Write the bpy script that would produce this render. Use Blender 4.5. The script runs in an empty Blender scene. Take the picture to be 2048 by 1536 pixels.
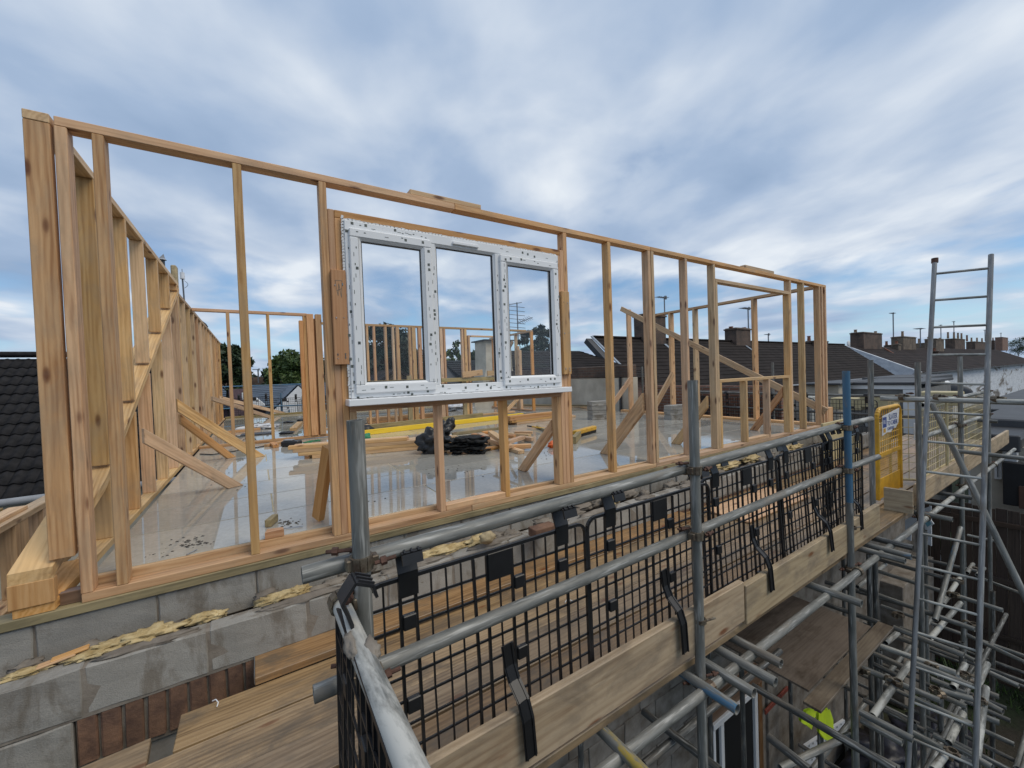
import bpy, bmesh, math, random
from mathutils import Vector, Matrix, noise
random.seed(7)
R_ = math.radians
sc = bpy.context.scene
COL = sc.collection

# ------------------------------------------------------------------ camera
RX = ((0.84136421, 0.04109145, -0.53890422), (-0.53930463, -0.00157287, -0.84210928), (-0.03545111, 0.99915415, 0.02083745))
CAMP = Vector((0.0, -2.84, 1.04))
FPX = 800.0
cd = bpy.data.cameras.new('camera'); cam = bpy.data.objects.new('camera', cd); COL.objects.link(cam)
cd.sensor_width = 36.0; cd.lens = FPX / 2048 * 36; cd.clip_start = 0.02; cd.clip_end = 3000
cam.matrix_world = Matrix.Translation(CAMP) @ Matrix(RX).to_4x4()
sc.camera = cam

# ------------------------------------------------------------------ sky, sun, exposure
SUN_EL, SUN_AZ = R_(52), R_(-35)          # azimuth from -Y (behind the camera) towards +X
sun_dir = Vector((math.sin(-SUN_AZ) * math.cos(SUN_EL), -math.cos(SUN_AZ) * math.cos(SUN_EL), math.sin(SUN_EL)))
w = bpy.data.worlds.new('World'); sc.world = w; w.use_nodes = True
nt = w.node_tree; nt.nodes.clear(); N = nt.nodes.new; L = nt.links.new
out = N('ShaderNodeOutputWorld'); bg = N('ShaderNodeBackground'); L(bg.outputs[0], out.inputs[0])
bg.inputs[1].default_value = 0.1
sky = N('ShaderNodeTexSky'); sky.sky_type = 'NISHITA'; sky.sun_disc = False
sky.sun_elevation = SUN_EL; sky.sun_rotation = math.atan2(sun_dir.x, sun_dir.y)
sky.air_density = 1.0; sky.dust_density = 0.6; sky.ozone_density = 1.5
tc = N('ShaderNodeTexCoord'); sep = N('ShaderNodeSeparateXYZ'); L(tc.outputs['Generated'], sep.inputs[0])
def MA(op, a, b=None, c=None, clamp=False, tree=None):
    n = (tree or nt).nodes.new('ShaderNodeMath'); n.operation = op; n.use_clamp = clamp
    for i, v in enumerate((a, b, c)):
        if v is None: continue
        if isinstance(v, (int, float)): n.inputs[i].default_value = v
        else: (tree or nt).links.new(v, n.inputs[i])
    return n.outputs[0]
def RAMP(fac, stops, tree=None, interp='LINEAR'):
    n = (tree or nt).nodes.new('ShaderNodeValToRGB'); n.color_ramp.interpolation = interp
    e = n.color_ramp.elements
    while len(e) < len(stops): e.new(0.5)
    for i, (p, c) in enumerate(stops):
        e[i].position = p; e[i].color = (c, c, c, 1) if isinstance(c, (int, float)) else (*c, 1)
    (tree or nt).links.new(fac, n.inputs[0]); return n.outputs[0]
def MIX(fac, a, b, tree=None, mode='MIX'):
    n = (tree or nt).nodes.new('ShaderNodeMix'); n.data_type = 'RGBA'; n.blend_type = mode
    T = (tree or nt)
    for s, v in ((n.inputs[0], fac), (n.inputs[6], a), (n.inputs[7], b)):
        if isinstance(v, (int, float)): s.default_value = v
        elif isinstance(v, tuple): s.default_value = (*v, 1)
        else: T.links.new(v, s)
    return n.outputs[2]
zc = MA('MAXIMUM', sep.outputs[2], 0.0)
zd = MA('ADD', zc, 0.15)
px_ = MA('DIVIDE', sep.outputs[0], zd); py_ = MA('DIVIDE', sep.outputs[1], zd)
cmb = N('ShaderNodeCombineXYZ'); L(px_, cmb.inputs[0]); L(py_, cmb.inputs[1])
def cloudnoise(rot, scale, loc, sc_, det, rough, dist, tree=None):
    m = N('ShaderNodeMapping'); m.vector_type = 'TEXTURE'; m.inputs['Rotation'].default_value = (0, 0, R_(rot)); m.inputs['Scale'].default_value = scale
    m.inputs['Location'].default_value = loc; L(cmb.outputs[0], m.inputs[0])
    n = N('ShaderNodeTexNoise'); n.inputs['Scale'].default_value = sc_; n.inputs['Detail'].default_value = det
    n.inputs['Roughness'].default_value = rough; n.inputs['Distortion'].default_value = dist
    L(m.outputs[0], n.inputs[0]); return n.outputs[0]
n_cov = cloudnoise(66, (1.15, 0.95, 1), (3.1, 1.7, 0), 0.95, 7, 0.52, 0.2)
n_big = cloudnoise(66, (1.1, 1.0, 1), (1.4, 5.0, 0), 0.95, 5, 0.46, 0.25)
n_fine = cloudnoise(66, (1.05, 0.95, 1), (7.0, 2.0, 0), 2.3, 6, 0.48, 0.25)
cov = MA('ADD', MA('MULTIPLY', n_cov, 0.75), MA('MULTIPLY', n_fine, 0.4))
# more cloud overhead, gaps of blue low down
low = RAMP(zc, [(0.0, 0.16), (0.06, 0.08), (0.20, 0.10), (0.33, 0.25), (1.0, 0.33)])
cover = RAMP(MA('ADD', cov, low), [(0.52, 0.0), (0.72, 1.0)])
bright = MA('ADD', MA('MULTIPLY', n_big, 0.75), MA('MULTIPLY', n_fine, 0.5))
ccol = RAMP(bright, [(0.44, (2.6, 3.6, 5.2)), (0.56, (3.3, 4.3, 5.9)), (0.67, (4.8, 5.6, 6.8)), (0.80, (7.0, 7.5, 8.1))])
skyc = MIX(1.0, sky.outputs[0], (0.78, 0.98, 1.12), mode='MULTIPLY')
skyc = MIX(RAMP(zc, [(0.0, 0.75), (0.16, 0.0)]), skyc, (4.6, 6.4, 8.0))
mixc = MIX(cover, skyc, ccol)
L(mixc, bg.inputs[0])
sd = bpy.data.lights.new('sun', 'SUN'); sd.energy = 1.5; sd.angle = R_(35); sd.color = (1.0, 0.90, 0.74)
so = bpy.data.objects.new('sun', sd); COL.objects.link(so); so.rotation_euler = (-sun_dir).to_track_quat('-Z', 'Y').to_euler()
sc.view_settings.view_transform = 'Standard'; sc.view_settings.look = 'None'
sc.view_settings.exposure = 0.18; sc.view_settings.gamma = 1; sc.view_settings.use_curve_mapping = False
sc.render.engine = 'CYCLES'; sc.cycles.max_bounces = 6; sc.cycles.use_denoising = True

# ------------------------------------------------------------------ placing: a point of the photograph on a real plane
def ray(px, py):
    v = Vector((px - 1024, -(py - 768), -FPX)); return Matrix(RX) @ v
def PY(px, py, Y): d = ray(px, py); return CAMP + d * ((Y - CAMP.y) / d.y)
def PX(px, py, X): d = ray(px, py); return CAMP + d * ((X - CAMP.x) / d.x)
def PZ(px, py, Z): d = ray(px, py); return CAMP + d * ((Z - CAMP.z) / d.z)
def FZ(x): return 0.065 - 0.008 * x
def PF(px, py, h=0.0):
    d = ray(px, py)                                   # on the (slightly falling) floor, h above it
    t = (0.065 + h - CAMP.z) / (d.z + 0.008 * d.x); return CAMP + d * t

# ------------------------------------------------------------------ materials
MATS = {}
def newmat(name):
    m = bpy.data.materials.new(name); m.use_nodes = True; t = m.node_tree
    b = t.nodes['Principled BSDF']; MATS[name] = m; return m, t, b
def coords(t, scale=(1, 1, 1), rnd=True, kind='Object'):
    c = t.nodes.new('ShaderNodeTexCoord'); v = c.outputs[kind]
    if rnd:
        oi = t.nodes.new('ShaderNodeObjectInfo'); mm = t.nodes.new('ShaderNodeVectorMath'); mm.operation = 'SCALE'
        cx = t.nodes.new('ShaderNodeCombineXYZ'); cx.inputs[0].default_value = 37; cx.inputs[1].default_value = 91; cx.inputs[2].default_value = 53
        t.links.new(cx.outputs[0], mm.inputs[0]); t.links.new(oi.outputs['Random'], mm.inputs['Scale'])
        ad = t.nodes.new('ShaderNodeVectorMath'); ad.operation = 'ADD'; t.links.new(v, ad.inputs[0]); t.links.new(mm.outputs[0], ad.inputs[1]); v = ad.outputs[0]
    m = t.nodes.new('ShaderNodeMapping'); m.inputs['Scale'].default_value = scale; t.links.new(v, m.inputs[0]); return m.outputs[0]
def noi(t, v, s, d=4, r=0.5, dist=0.0):
    n = t.nodes.new('ShaderNodeTexNoise'); n.inputs['Scale'].default_value = s; n.inputs['Detail'].default_value = d
    n.inputs['Roughness'].default_value = r; n.inputs['Distortion'].default_value = dist
    if v is not None: t.links.new(v, n.inputs[0])
    return n.outputs[0]
def bump(t, b, h, strength=0.3, dist=0.01):
    n = t.nodes.new('ShaderNodeBump'); n.inputs['Strength'].default_value = strength; n.inputs['Distance'].default_value = dist
    t.links.new(h, n.inputs['Height']); t.links.new(n.outputs[0], b.inputs['Normal'])
def objrand(t):
    return t.nodes.new('ShaderNodeObjectInfo').outputs['Random']
def wood(name, light, mid, dark, knot=(0.16, 0.065, 0.025), knots=True, rough=0.62, dirt=None, dirt_amt=0.5):
    m, t, b = newmat(name)
    wv = t.nodes.new('ShaderNodeTexWave'); wv.wave_type = 'RINGS'; wv.rings_direction = 'X'; wv.inputs['Scale'].default_value = 15; wv.inputs['Distortion'].default_value = 9.0; wv.inputs['Detail'].default_value = 3; wv.inputs['Detail Scale'].default_value = 1.2
    t.links.new(coords(t, (0.09, 1, 1)), wv.inputs[0])
    g = MA('ADD', MA('MULTIPLY', noi(t, coords(t, (1.3, 17, 17)), 1.0, 5, 0.55, 1.6), 0.83, tree=t), MA('MULTIPLY', wv.outputs[1], 0.17, tree=t), tree=t)
    f = noi(t, coords(t, (6, 190, 190)), 1.0, 3, 0.6)
    col = RAMP(g, [(0.30, dark), (0.46, mid), (0.64, light)], t)
    col = MIX(MA('MULTIPLY', f, 0.35, tree=t), col, MIX(1.0, col, (0.55, 0.5, 0.45), t, 'MULTIPLY'), t)
    sapw = RAMP(noi(t, coords(t, (0.5, 5, 5)), 1.0, 2), [(0.42, 0.0), (0.58, 1.0)], t)
    col = MIX(MA('MULTIPLY', sapw, 0.35, tree=t), col, light, t)
    if knots:
        v = t.nodes.new('ShaderNodeTexVoronoi'); v.inputs['Scale'].default_value = 1.0; t.links.new(coords(t, (4.2, 13, 13)), v.inputs[0])
        k = RAMP(v.outputs['Distance'], [(0.10, 1.0), (0.16, 0.7), (0.22, 0.15), (0.30, 0.0)], t)
        # only some cells hold a knot
        s = t.nodes.new('ShaderNodeSeparateColor'); t.links.new(v.outputs['Color'], s.inputs[0])
        k = MA('MULTIPLY', k, MA('GREATER_THAN', s.outputs[0], 0.62, tree=t), tree=t)
        col = MIX(k, col, knot, t)
    rn = objrand(t)
    h = t.nodes.new('ShaderNodeHueSaturation'); t.links.new(col, h.inputs['Color'])
    t.links.new(MA('MULTIPLY_ADD', rn, 0.38, 0.82, tree=t), h.inputs['Value'])
    t.links.new(MA('MULTIPLY_ADD', MA('FRACT', MA('MULTIPLY', rn, 7.3, tree=t), tree=t), 0.28, 0.86, tree=t), h.inputs['Saturation'])
    t.links.new(MA('MULTIPLY_ADD', MA('FRACT', MA('MULTIPLY', rn, 13.7, tree=t), tree=t), 0.016, 0.492, tree=t), h.inputs['Hue'])
    col = h.outputs[0]
    if dirt:
        d = RAMP(noi(t, coords(t, (2.2, 5, 5)), 1.5, 7, 0.65, 0.4), [(0.46, 0.0), (0.66, dirt_amt)], t)
        col = MIX(d, col, dirt, t)
    t.links.new(col, b.inputs['Base Color']); b.inputs['Roughness'].default_value = rough
    bump(t, b, MA('ADD', MA('MULTIPLY', f, 0.6, tree=t), g, tree=t), 0.18, 0.004)
    return m
W_PINE = wood('pine_timber', (0.70, 0.46, 0.245), (0.58, 0.355, 0.175), (0.41, 0.225, 0.10), dirt=(0.30, 0.235, 0.165), dirt_amt=0.38)
W_RED = wood('orange_pine_timber', (0.62, 0.36, 0.17), (0.54, 0.29, 0.12), (0.42, 0.20, 0.075))
W_TREAT = wood('treated_timber', (0.40, 0.31, 0.15), (0.31, 0.235, 0.11), (0.20, 0.15, 0.07), dirt=(0.10, 0.09, 0.05))
W_WET = wood('wet_dark_timber', (0.25, 0.15, 0.08), (0.18, 0.10, 0.05), (0.10, 0.055, 0.03), rough=0.35)
W_YEL = wood('yellow_painted_timber', (0.80, 0.55, 0.10), (0.76, 0.50, 0.08), (0.62, 0.38, 0.06), knots=False)
W_BOARD = wood('scaffold_board_timber', (0.36, 0.24, 0.132), (0.265, 0.168, 0.086), (0.14, 0.085, 0.043), dirt=(0.12, 0.092, 0.064), dirt_amt=0.85, rough=0.42)
W_TOE = wood('weathered_toe_board', (0.41, 0.32, 0.215), (0.345, 0.26, 0.165), (0.24, 0.165, 0.10), dirt=(0.18, 0.14, 0.10), dirt_amt=0.8)
W_FENCE = wood('dark_fence_timber', (0.085, 0.055, 0.04), (0.06, 0.038, 0.028), (0.035, 0.022, 0.017), knots=False)
W_PLY = wood('muddy_plywood', (0.20, 0.165, 0.13), (0.165, 0.135, 0.105), (0.12, 0.095, 0.075), knots=False, dirt=(0.07, 0.05, 0.035), dirt_amt=0.7, rough=0.4)

def plain(name, col, rough=0.6, metal=0.0, var=0.25, scale=6.0, bumpy=0.0, col2=None, det=5, stretch=(1, 1, 1), spec=None, thr=(0.35, 0.65)):
    m, t, b = newmat(name); v = coords(t, stretch)
    n = noi(t, v, scale, det, 0.6)
    c2 = col2 or tuple(c * (1 - var) for c in col)
    c = RAMP(n, [(thr[0], c2), (thr[1], col)], t)
    rn = objrand(t); h = t.nodes.new('ShaderNodeHueSaturation'); t.links.new(c, h.inputs['Color']); t.links.new(MA('MULTIPLY_ADD', rn, 0.2, 0.9, tree=t), h.inputs['Value'])
    t.links.new(h.outputs[0], b.inputs['Base Color']); b.inputs['Roughness'].default_value = rough; b.inputs['Metallic'].default_value = metal
    if spec is not None: b.inputs['Specular IOR Level'].default_value = spec
    if bumpy: bump(t, b, noi(t, v, scale * 6, 6, 0.65), bumpy, 0.006)
    return m
def galv(name, splash=None, lo=0.60, hi=0.72, base=(0.205, 0.205, 0.19), base2=(0.10, 0.104, 0.098), metal=0.12):
    m, t, b = newmat(name); v = coords(t, (1.2, 6, 6))
    n = noi(t, v, 3.0, 7, 0.62, 0.5); n2 = noi(t, coords(t, (3, 40, 40)), 2.0, 3)
    c = RAMP(n, [(0.34, base2), (0.62, base)], t)
    c = MIX(RAMP(n2, [(0.55, 0.0), (0.70, 0.7)], t), c, (0.44, 0.44, 0.42), t)
    mud = RAMP(noi(t, coords(t, (1.5, 5, 5)), 1.7, 6, 0.7), [(0.54, 0.0), (0.66, 0.75)], t)
    c = MIX(mud, c, (0.17, 0.145, 0.115), t)
    if splash:
        s = RAMP(noi(t, coords(t, (0.7, 3, 3)), 2.2, 7, 0.7, 0.3), [(lo, 0.0), (hi, 1.0)], t); c = MIX(s, c, splash, t)
        met = MIX(MA('MAXIMUM', s, mud, tree=t), (metal,) * 3, (0.0, 0.0, 0.0), t)
    else: met = MIX(mud, (metal,) * 3, (0.0, 0.0, 0.0), t)
    t.links.new(c, b.inputs['Base Color']); t.links.new(met, b.inputs['Metallic']); b.inputs['Roughness'].default_value = 0.55
    bump(t, b, n, 0.12, 0.003); return m
G = galv('galvanised_tube'); G_WHITE = galv('mortar_splashed_tube', (0.40, 0.40, 0.37), 0.46, 0.54)
G_PALE = galv('mortar_whitened_tube', (0.50, 0.49, 0.45), 0.38, 0.50)
G_BLUE = galv('blue_painted_tube', (0.055, 0.14, 0.23), 0.36, 0.48); G_BLUEBIT = galv('blue_marked_tube', (0.07, 0.17, 0.28), 0.58, 0.64)
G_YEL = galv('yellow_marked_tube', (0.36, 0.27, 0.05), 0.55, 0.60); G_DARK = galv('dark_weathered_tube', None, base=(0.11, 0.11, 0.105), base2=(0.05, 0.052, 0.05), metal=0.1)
G_ALU = galv('aluminium_tube', None, base=(0.25, 0.255, 0.26), base2=(0.15, 0.155, 0.16))
M_COUP = plain('coupler_steel', (0.23, 0.20, 0.15), 0.5, 0.5, 0.5, 18, 0.3, col2=(0.10, 0.07, 0.05))
M_RUST = plain('rusty_bolt', (0.13, 0.065, 0.045), 0.7, 0.3, 0.5, 30, 0.3)
M_BLK = plain('black_plastic', (0.014, 0.014, 0.016), 0.42, 0, 0.4, 12, 0.05)
M_BLKF = plain('black_felt', (0.016, 0.016, 0.016), 0.95, 0, 0.5, 20, 0.6, col2=(0.005, 0.005, 0.005))
M_BAG = plain('black_bag_sheet', (0.016, 0.017, 0.02), 0.36, 0, 0.3, 10, 0.25)
M_UPVC = plain('white_plastic', (0.80, 0.81, 0.82), 0.28, 0, 0.03, 2)
M_TAPE = plain('grey_printed_marks', (0.05, 0.055, 0.06), 0.5, 0, 0.6, 60, col2=(0.16, 0.18, 0.15))
M_GASK = plain('black_gasket', (0.012, 0.012, 0.014), 0.5)
M_FOAM = plain('yellow_foam', (0.58, 0.46, 0.25), 0.85, 0, 0.5, 16, 0.8, col2=(0.34, 0.24, 0.10))
M_MORT = plain('grey_mortar', (0.24, 0.21, 0.175), 0.85, 0, 0.35, 9, 0.7, col2=(0.15, 0.125, 0.10))
M_YGATE = plain('yellow_gate_paint', (0.72, 0.40, 0.025), 0.45, 0, 0.25, 8, col2=(0.50, 0.27, 0.03))
M_CREAM = plain('cream_mesh_paint', (0.55, 0.46, 0.26), 0.6, 0, 0.25, 8)
M_WHITE = plain('white_paint', (0.72, 0.73, 0.74), 0.6, 0, 0.1, 4)
M_GREYBLK = plain('grey_block', (0.37, 0.37, 0.36), 0.9, 0, 0.2, 7, 0.6)
M_TILE = plain('dark_roof_tile', (0.022, 0.021, 0.023), 0.75, 0, 0.5, 9, 0.4, col2=(0.010, 0.010, 0.011), spec=0.2)
M_TILE2 = plain('brown_roof_tile', (0.030, 0.024, 0.022), 0.85, 0, 0.5, 1.3, 0.2, col2=(0.017, 0.014, 0.013), det=8, spec=0.12)
M_TILE3 = plain('dark_brown_slate', (0.040, 0.030, 0.028), 0.85, 0, 0.45, 0.8, 0.2, col2=(0.020, 0.016, 0.015), det=8, spec=0.12)
M_SLATEB = plain('blue_grey_slate', (0.075, 0.105, 0.15), 0.5, 0, 0.4, 1.2, 0.1, det=8)
M_GRAV = plain('grey_render', (0.52, 0.48, 0.40), 0.9, 0, 0.35, 1.6, 0.3, det=9, col2=(0.34, 0.31, 0.255))
M_LEAD = plain('lead_flashing', (0.27, 0.31, 0.36), 0.5, 0.2, 0.3, 5)
M_GUT = plain('grey_gutter', (0.30, 0.31, 0.33), 0.4, 0, 0.2, 5)
M_DKGREY = plain('dark_grey_felt', (0.06, 0.062, 0.068), 0.6, 0, 0.4, 2)
M_DARK = plain('dark_interior', (0.006, 0.006, 0.007), 0.7)
M_HIVIS = plain('lime_hi_vis_fabric', (0.62, 0.80, 0.03), 0.7, 0, 0.15, 6)
M_POT = plain('clay_chimney_pot', (0.30, 0.20, 0.13), 0.85, 0, 0.3, 5)
M_REDPOT = plain('red_clay_pot', (0.25, 0.10, 0.06), 0.85, 0, 0.3, 5)
M_ALU = plain('aerial_metal', (0.22, 0.23, 0.25), 0.45, 0.5, 0.2, 5)
M_BARK = plain('bark', (0.06, 0.048, 0.035), 0.9, 0, 0.4, 9, 0.5)
M_BLUE = plain('blue_plastic', (0.04, 0.16, 0.42), 0.5)
M_GREEN = plain('green_cord', (0.03, 0.22, 0.10), 0.6)
M_ORANGE = plain('orange_plastic', (0.75, 0.13, 0.02), 0.5)
M_SIGN = plain('white_sign', (0.66, 0.68, 0.72), 0.4, 0, 0.1, 8)
M_SIGNBLUE = plain('blue_print', (0.035, 0.07, 0.30), 0.5)
M_NAIL = plain('bright_steel', (0.42, 0.43, 0.45), 0.3, 0.8)
M_DIRT = plain('wet_dirt', (0.075, 0.06, 0.045), 0.6, 0, 0.5, 15, 0.6)
M_TARP = plain('navy_tarpaulin', (0.028, 0.03, 0.05), 0.4, 0, 0.6, 5, 0.5, col2=(0.015, 0.015, 0.02))
M_RED = plain('red_oxide_paint', (0.25, 0.055, 0.035), 0.6)
M_PINKB = plain('purple_brick', (0.16, 0.105, 0.12), 0.9, 0, 0.3, 14)
M_RUBBLE = plain('limestone_rubble', (0.50, 0.40, 0.24), 0.9, 0, 0.4, 12, 0.7)
def leafmat(name, a, b_):
    m, t, b = newmat(name)
    n = noi(t, coords(t, (1, 1, 1), False), 0.9, 5, 0.6)
    c = t.nodes.new('ShaderNodeTexCoord'); v = t.nodes.new('ShaderNodeTexWhiteNoise')
    g = t.nodes.new('ShaderNodeNewGeometry'); t.links.new(g.outputs['Random Per Island'], v.inputs[0]); v.noise_dimensions = '1D'
    f = MA('ADD', MA('MULTIPLY', n, 0.5, tree=t), MA('MULTIPLY', g.outputs['Random Per Island'], 0.5, tree=t), tree=t)
    t.links.new(RAMP(f, [(0.25, a), (0.8, b_)], t), b.inputs['Base Color']); b.inputs['Roughness'].default_value = 0.6; return m
LEAF_D = leafmat('dark_leaves', (0.014, 0.028, 0.012), (0.045, 0.075, 0.025))
LEAF_G = leafmat('green_leaves', (0.03, 0.06, 0.015), (0.10, 0.15, 0.035))
LEAF_B = leafmat('blackish_leaves', (0.010, 0.017, 0.010), (0.032, 0.045, 0.022))
def blockmat():
    m, t, b = newmat('grey_concrete_block'); v = coords(t)
    n = noi(t, v, 4, 6, 0.6); f = noi(t, v, 160, 4, 0.7); st = RAMP(noi(t, coords(t, (4, 4, 1.6)), 1.6, 6, 0.65, 0.4), [(0.50, 0.0), (0.62, 0.85)], t)
    c = RAMP(n, [(0.3, (0.245, 0.232, 0.208)), (0.7, (0.37, 0.352, 0.318))], t)
    c = MIX(RAMP(f, [(0.35, 0.35), (0.55, 0.0)], t), c, (0.18, 0.175, 0.165), t)
    c = MIX(st, c, (0.17, 0.145, 0.115), t)
    h = t.nodes.new('ShaderNodeHueSaturation'); t.links.new(c, h.inputs['Color']); t.links.new(MA('MULTIPLY_ADD', objrand(t), 0.25, 0.86, tree=t), h.inputs['Value'])
    t.links.new(h.outputs[0], b.inputs['Base Color']); b.inputs['Roughness'].default_value = 0.9
    bump(t, b, MA('ADD', f, MA('MULTIPLY', n, 0.8, tree=t), tree=t), 0.5, 0.006); return m
M_BLOCK = blockmat()
M_BLOCKD = plain('shade_darkened_stained_block', (0.26, 0.235, 0.205), 0.9, 0, 0.4, 5, 0.5, col2=(0.13, 0.105, 0.08), det=8)  # block colour darkened to paint in the shade low down; the mottling is stain
M_BRICK = plain('brown_clay_brick', (0.21, 0.115, 0.07), 0.9, 0, 0.5, 12, 0.6, col2=(0.10, 0.055, 0.038))
def brickwall(name, a, b_, mort, scale=1.0, dirty=(0.03, 0.026, 0.024), amt=0.7):
    m, t, b = newmat(name)
    br = t.nodes.new('ShaderNodeTexBrick'); br.inputs['Color1'].default_value = (*a, 1); br.inputs['Color2'].default_value = (*b_, 1); br.inputs['Mortar'].default_value = (*mort, 1)
    br.inputs['Scale'].default_value = 1.0; br.inputs['Brick Width'].default_value = 0.225 * scale; br.inputs['Row Height'].default_value = 0.075 * scale; br.inputs['Mortar Size'].default_value = 0.011 * scale
    c = t.nodes.new('ShaderNodeTexCoord'); s = t.nodes.new('ShaderNodeSeparateXYZ'); t.links.new(c.outputs['Object'], s.inputs[0])
    k = t.nodes.new('ShaderNodeCombineXYZ'); t.links.new(MA('ADD', s.outputs[0], s.outputs[1], tree=t), k.inputs[0]); t.links.new(s.outputs[2], k.inputs[1]); t.links.new(k.outputs[0], br.inputs[0])
    d = RAMP(noi(t, coords(t), 1.3, 7, 0.7), [(0.42, 0.0), (0.62, amt)], t)
    t.links.new(MIX(d, br.outputs['Color'], dirty, t), b.inputs['Base Color']); b.inputs['Roughness'].default_value = 0.9
    bump(t, b, br.outputs['Fac'], -0.4, 0.01); return m
M_CHIM = brickwall('sooty_brick', (0.13, 0.075, 0.05), (0.095, 0.06, 0.045), (0.12, 0.10, 0.085))
M_CHIM2 = brickwall('buff_brick', (0.20, 0.145, 0.095), (0.15, 0.105, 0.07), (0.16, 0.14, 0.12))
M_BRICKR = brickwall('red_brick', (0.24, 0.115, 0.075), (0.19, 0.09, 0.06), (0.24, 0.20, 0.17), amt=0.25)
def peel():
    m, t, b = newmat('peeling_white_render'); v = coords(t, (0.25, 0.6, 1), rnd=False)
    n = noi(t, v, 0.55, 9, 0.62, 0.4); f = noi(t, v, 3.0, 6, 0.7)
    c = RAMP(f, [(0.35, (0.44, 0.47, 0.52)), (0.6, (0.62, 0.65, 0.69))], t)
    c = MIX(RAMP(n, [(0.55, 0.0), (0.60, 1.0)], t), c, (0.20, 0.185, 0.17), t)
    c = MIX(RAMP(n, [(0.62, 0.0), (0.65, 0.8)], t), c, (0.09, 0.08, 0.075), t)
    t.links.new(c, b.inputs['Base Color']); b.inputs['Roughness'].default_value = 0.9; bump(t, b, f, 0.2, 0.05); return m
M_PEEL = peel()
def floormat():
    m, t, b = newmat('wet_grey_floor_panel'); v = coords(t, rnd=False)
    n = noi(t, v, 1.1, 5, 0.55, 0.3); f = noi(t, v, 30, 5, 0.6)
    c = RAMP(f, [(0.3, (0.36, 0.34, 0.295)), (0.7, (0.48, 0.455, 0.40))], t)
    wet = RAMP(noi(t, coords(t, (1, 1, 1), False), 0.62, 3, 0.45, 0.2), [(0.38, 0.0), (0.48, 1.0)], t)
    c = MIX(MA('MULTIPLY', wet, 0.45, tree=t), c, (0.30, 0.285, 0.25), t)
    hv = t.nodes.new('ShaderNodeHueSaturation'); t.links.new(c, hv.inputs['Color']); t.links.new(MA('MULTIPLY_ADD', objrand(t), 0.34, 0.78, tree=t), hv.inputs['Value'])
    t.links.new(hv.outputs[0], b.inputs['Base Color'])
    t.links.new(RAMP(wet, [(0.0, 0.09), (1.0, 0.008)], t), b.inputs['Roughness'])
    b.inputs['IOR'].default_value = 1.42; b.inputs['Specular IOR Level'].default_value = 0.5
    bump(t, b, MA('MULTIPLY', f, RAMP(wet, [(0.0, 1.0), (1.0, 0.0)], t), tree=t), 0.05, 0.002); return m
M_FLOOR = floormat()
M_GLUE = plain('yellow_glue_line', (0.60, 0.48, 0.26), 0.5, 0, 0.4, 9)
def glassmat():
    m = bpy.data.materials.new('window_glass'); m.use_nodes = True; t = m.node_tree; t.nodes.clear()
    o = t.nodes.new('ShaderNodeOutputMaterial'); mx = t.nodes.new('ShaderNodeMixShader'); tr = t.nodes.new('ShaderNodeBsdfTransparent'); gl = t.nodes.new('ShaderNodeBsdfGlossy')
    gl.inputs['Roughness'].default_value = 0.0; tr.inputs[0].default_value = (0.99, 0.995, 0.995, 1)
    fr = t.nodes.new('ShaderNodeFresnel'); fr.inputs[0].default_value = 1.35
    t.links.new(fr.outputs[0], mx.inputs[0]); t.links.new(tr.outputs[0], mx.inputs[1]); t.links.new(gl.outputs[0], mx.inputs[2]); t.links.new(mx.outputs[0], o.inputs[0]); return m
M_GLASS = glassmat()
def groundmat():
    m, t, b = newmat('garden_ground'); v = coords(t, rnd=False)
    n = noi(t, v, 0.35, 7, 0.6); f = noi(t, v, 12, 5, 0.7)
    c = RAMP(n, [(0.42, (0.045, 0.036, 0.026)), (0.56, (0.028, 0.042, 0.014))], t)
    c = MIX(RAMP(f, [(0.4, 0.5), (0.6, 0.0)], t), c, (0.015, 0.017, 0.008), t)
    t.links.new(c, b.inputs['Base Color']); b.inputs['Roughness'].default_value = 0.95; bump(t, b, f, 0.8, 0.05); return m
M_GROUND = groundmat()

# ------------------------------------------------------------------ object helpers
WM = {}
def link(o, parent=None, Mw=None):
    COL.objects.link(o); Mw = Mw if Mw is not None else Matrix.Identity(4)
    o.matrix_basis = Mw; WM[o] = Mw
    if parent is not None:
        o.parent = parent; o.matrix_parent_inverse = WM[parent].inverted()
    return o
def tag(o, label=None, cat=None, group=None, kind=None):
    if label: o['label'] = label
    if cat: o['category'] = cat
    if group: o['group'] = group
    if kind: o['kind'] = kind
    return o
def thing(name, label, cat, loc=(0, 0, 0), group=None):
    o = bpy.data.objects.new(name, None); o.empty_display_size = 0.1
    link(o, None, Matrix.Translation(Vector(loc))); return tag(o, label, cat, group)
def mk(name, V, F, mat, parent=None, Mw=None, smooth=False):
    me = bpy.data.meshes.new(name); me.from_pydata([tuple(v) for v in V], [], F); me.materials.append(mat)
    if smooth: me.polygons.foreach_set('use_smooth', [True] * len(me.polygons))
    me.update(); return link(bpy.data.objects.new(name, me), parent, Mw)
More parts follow.
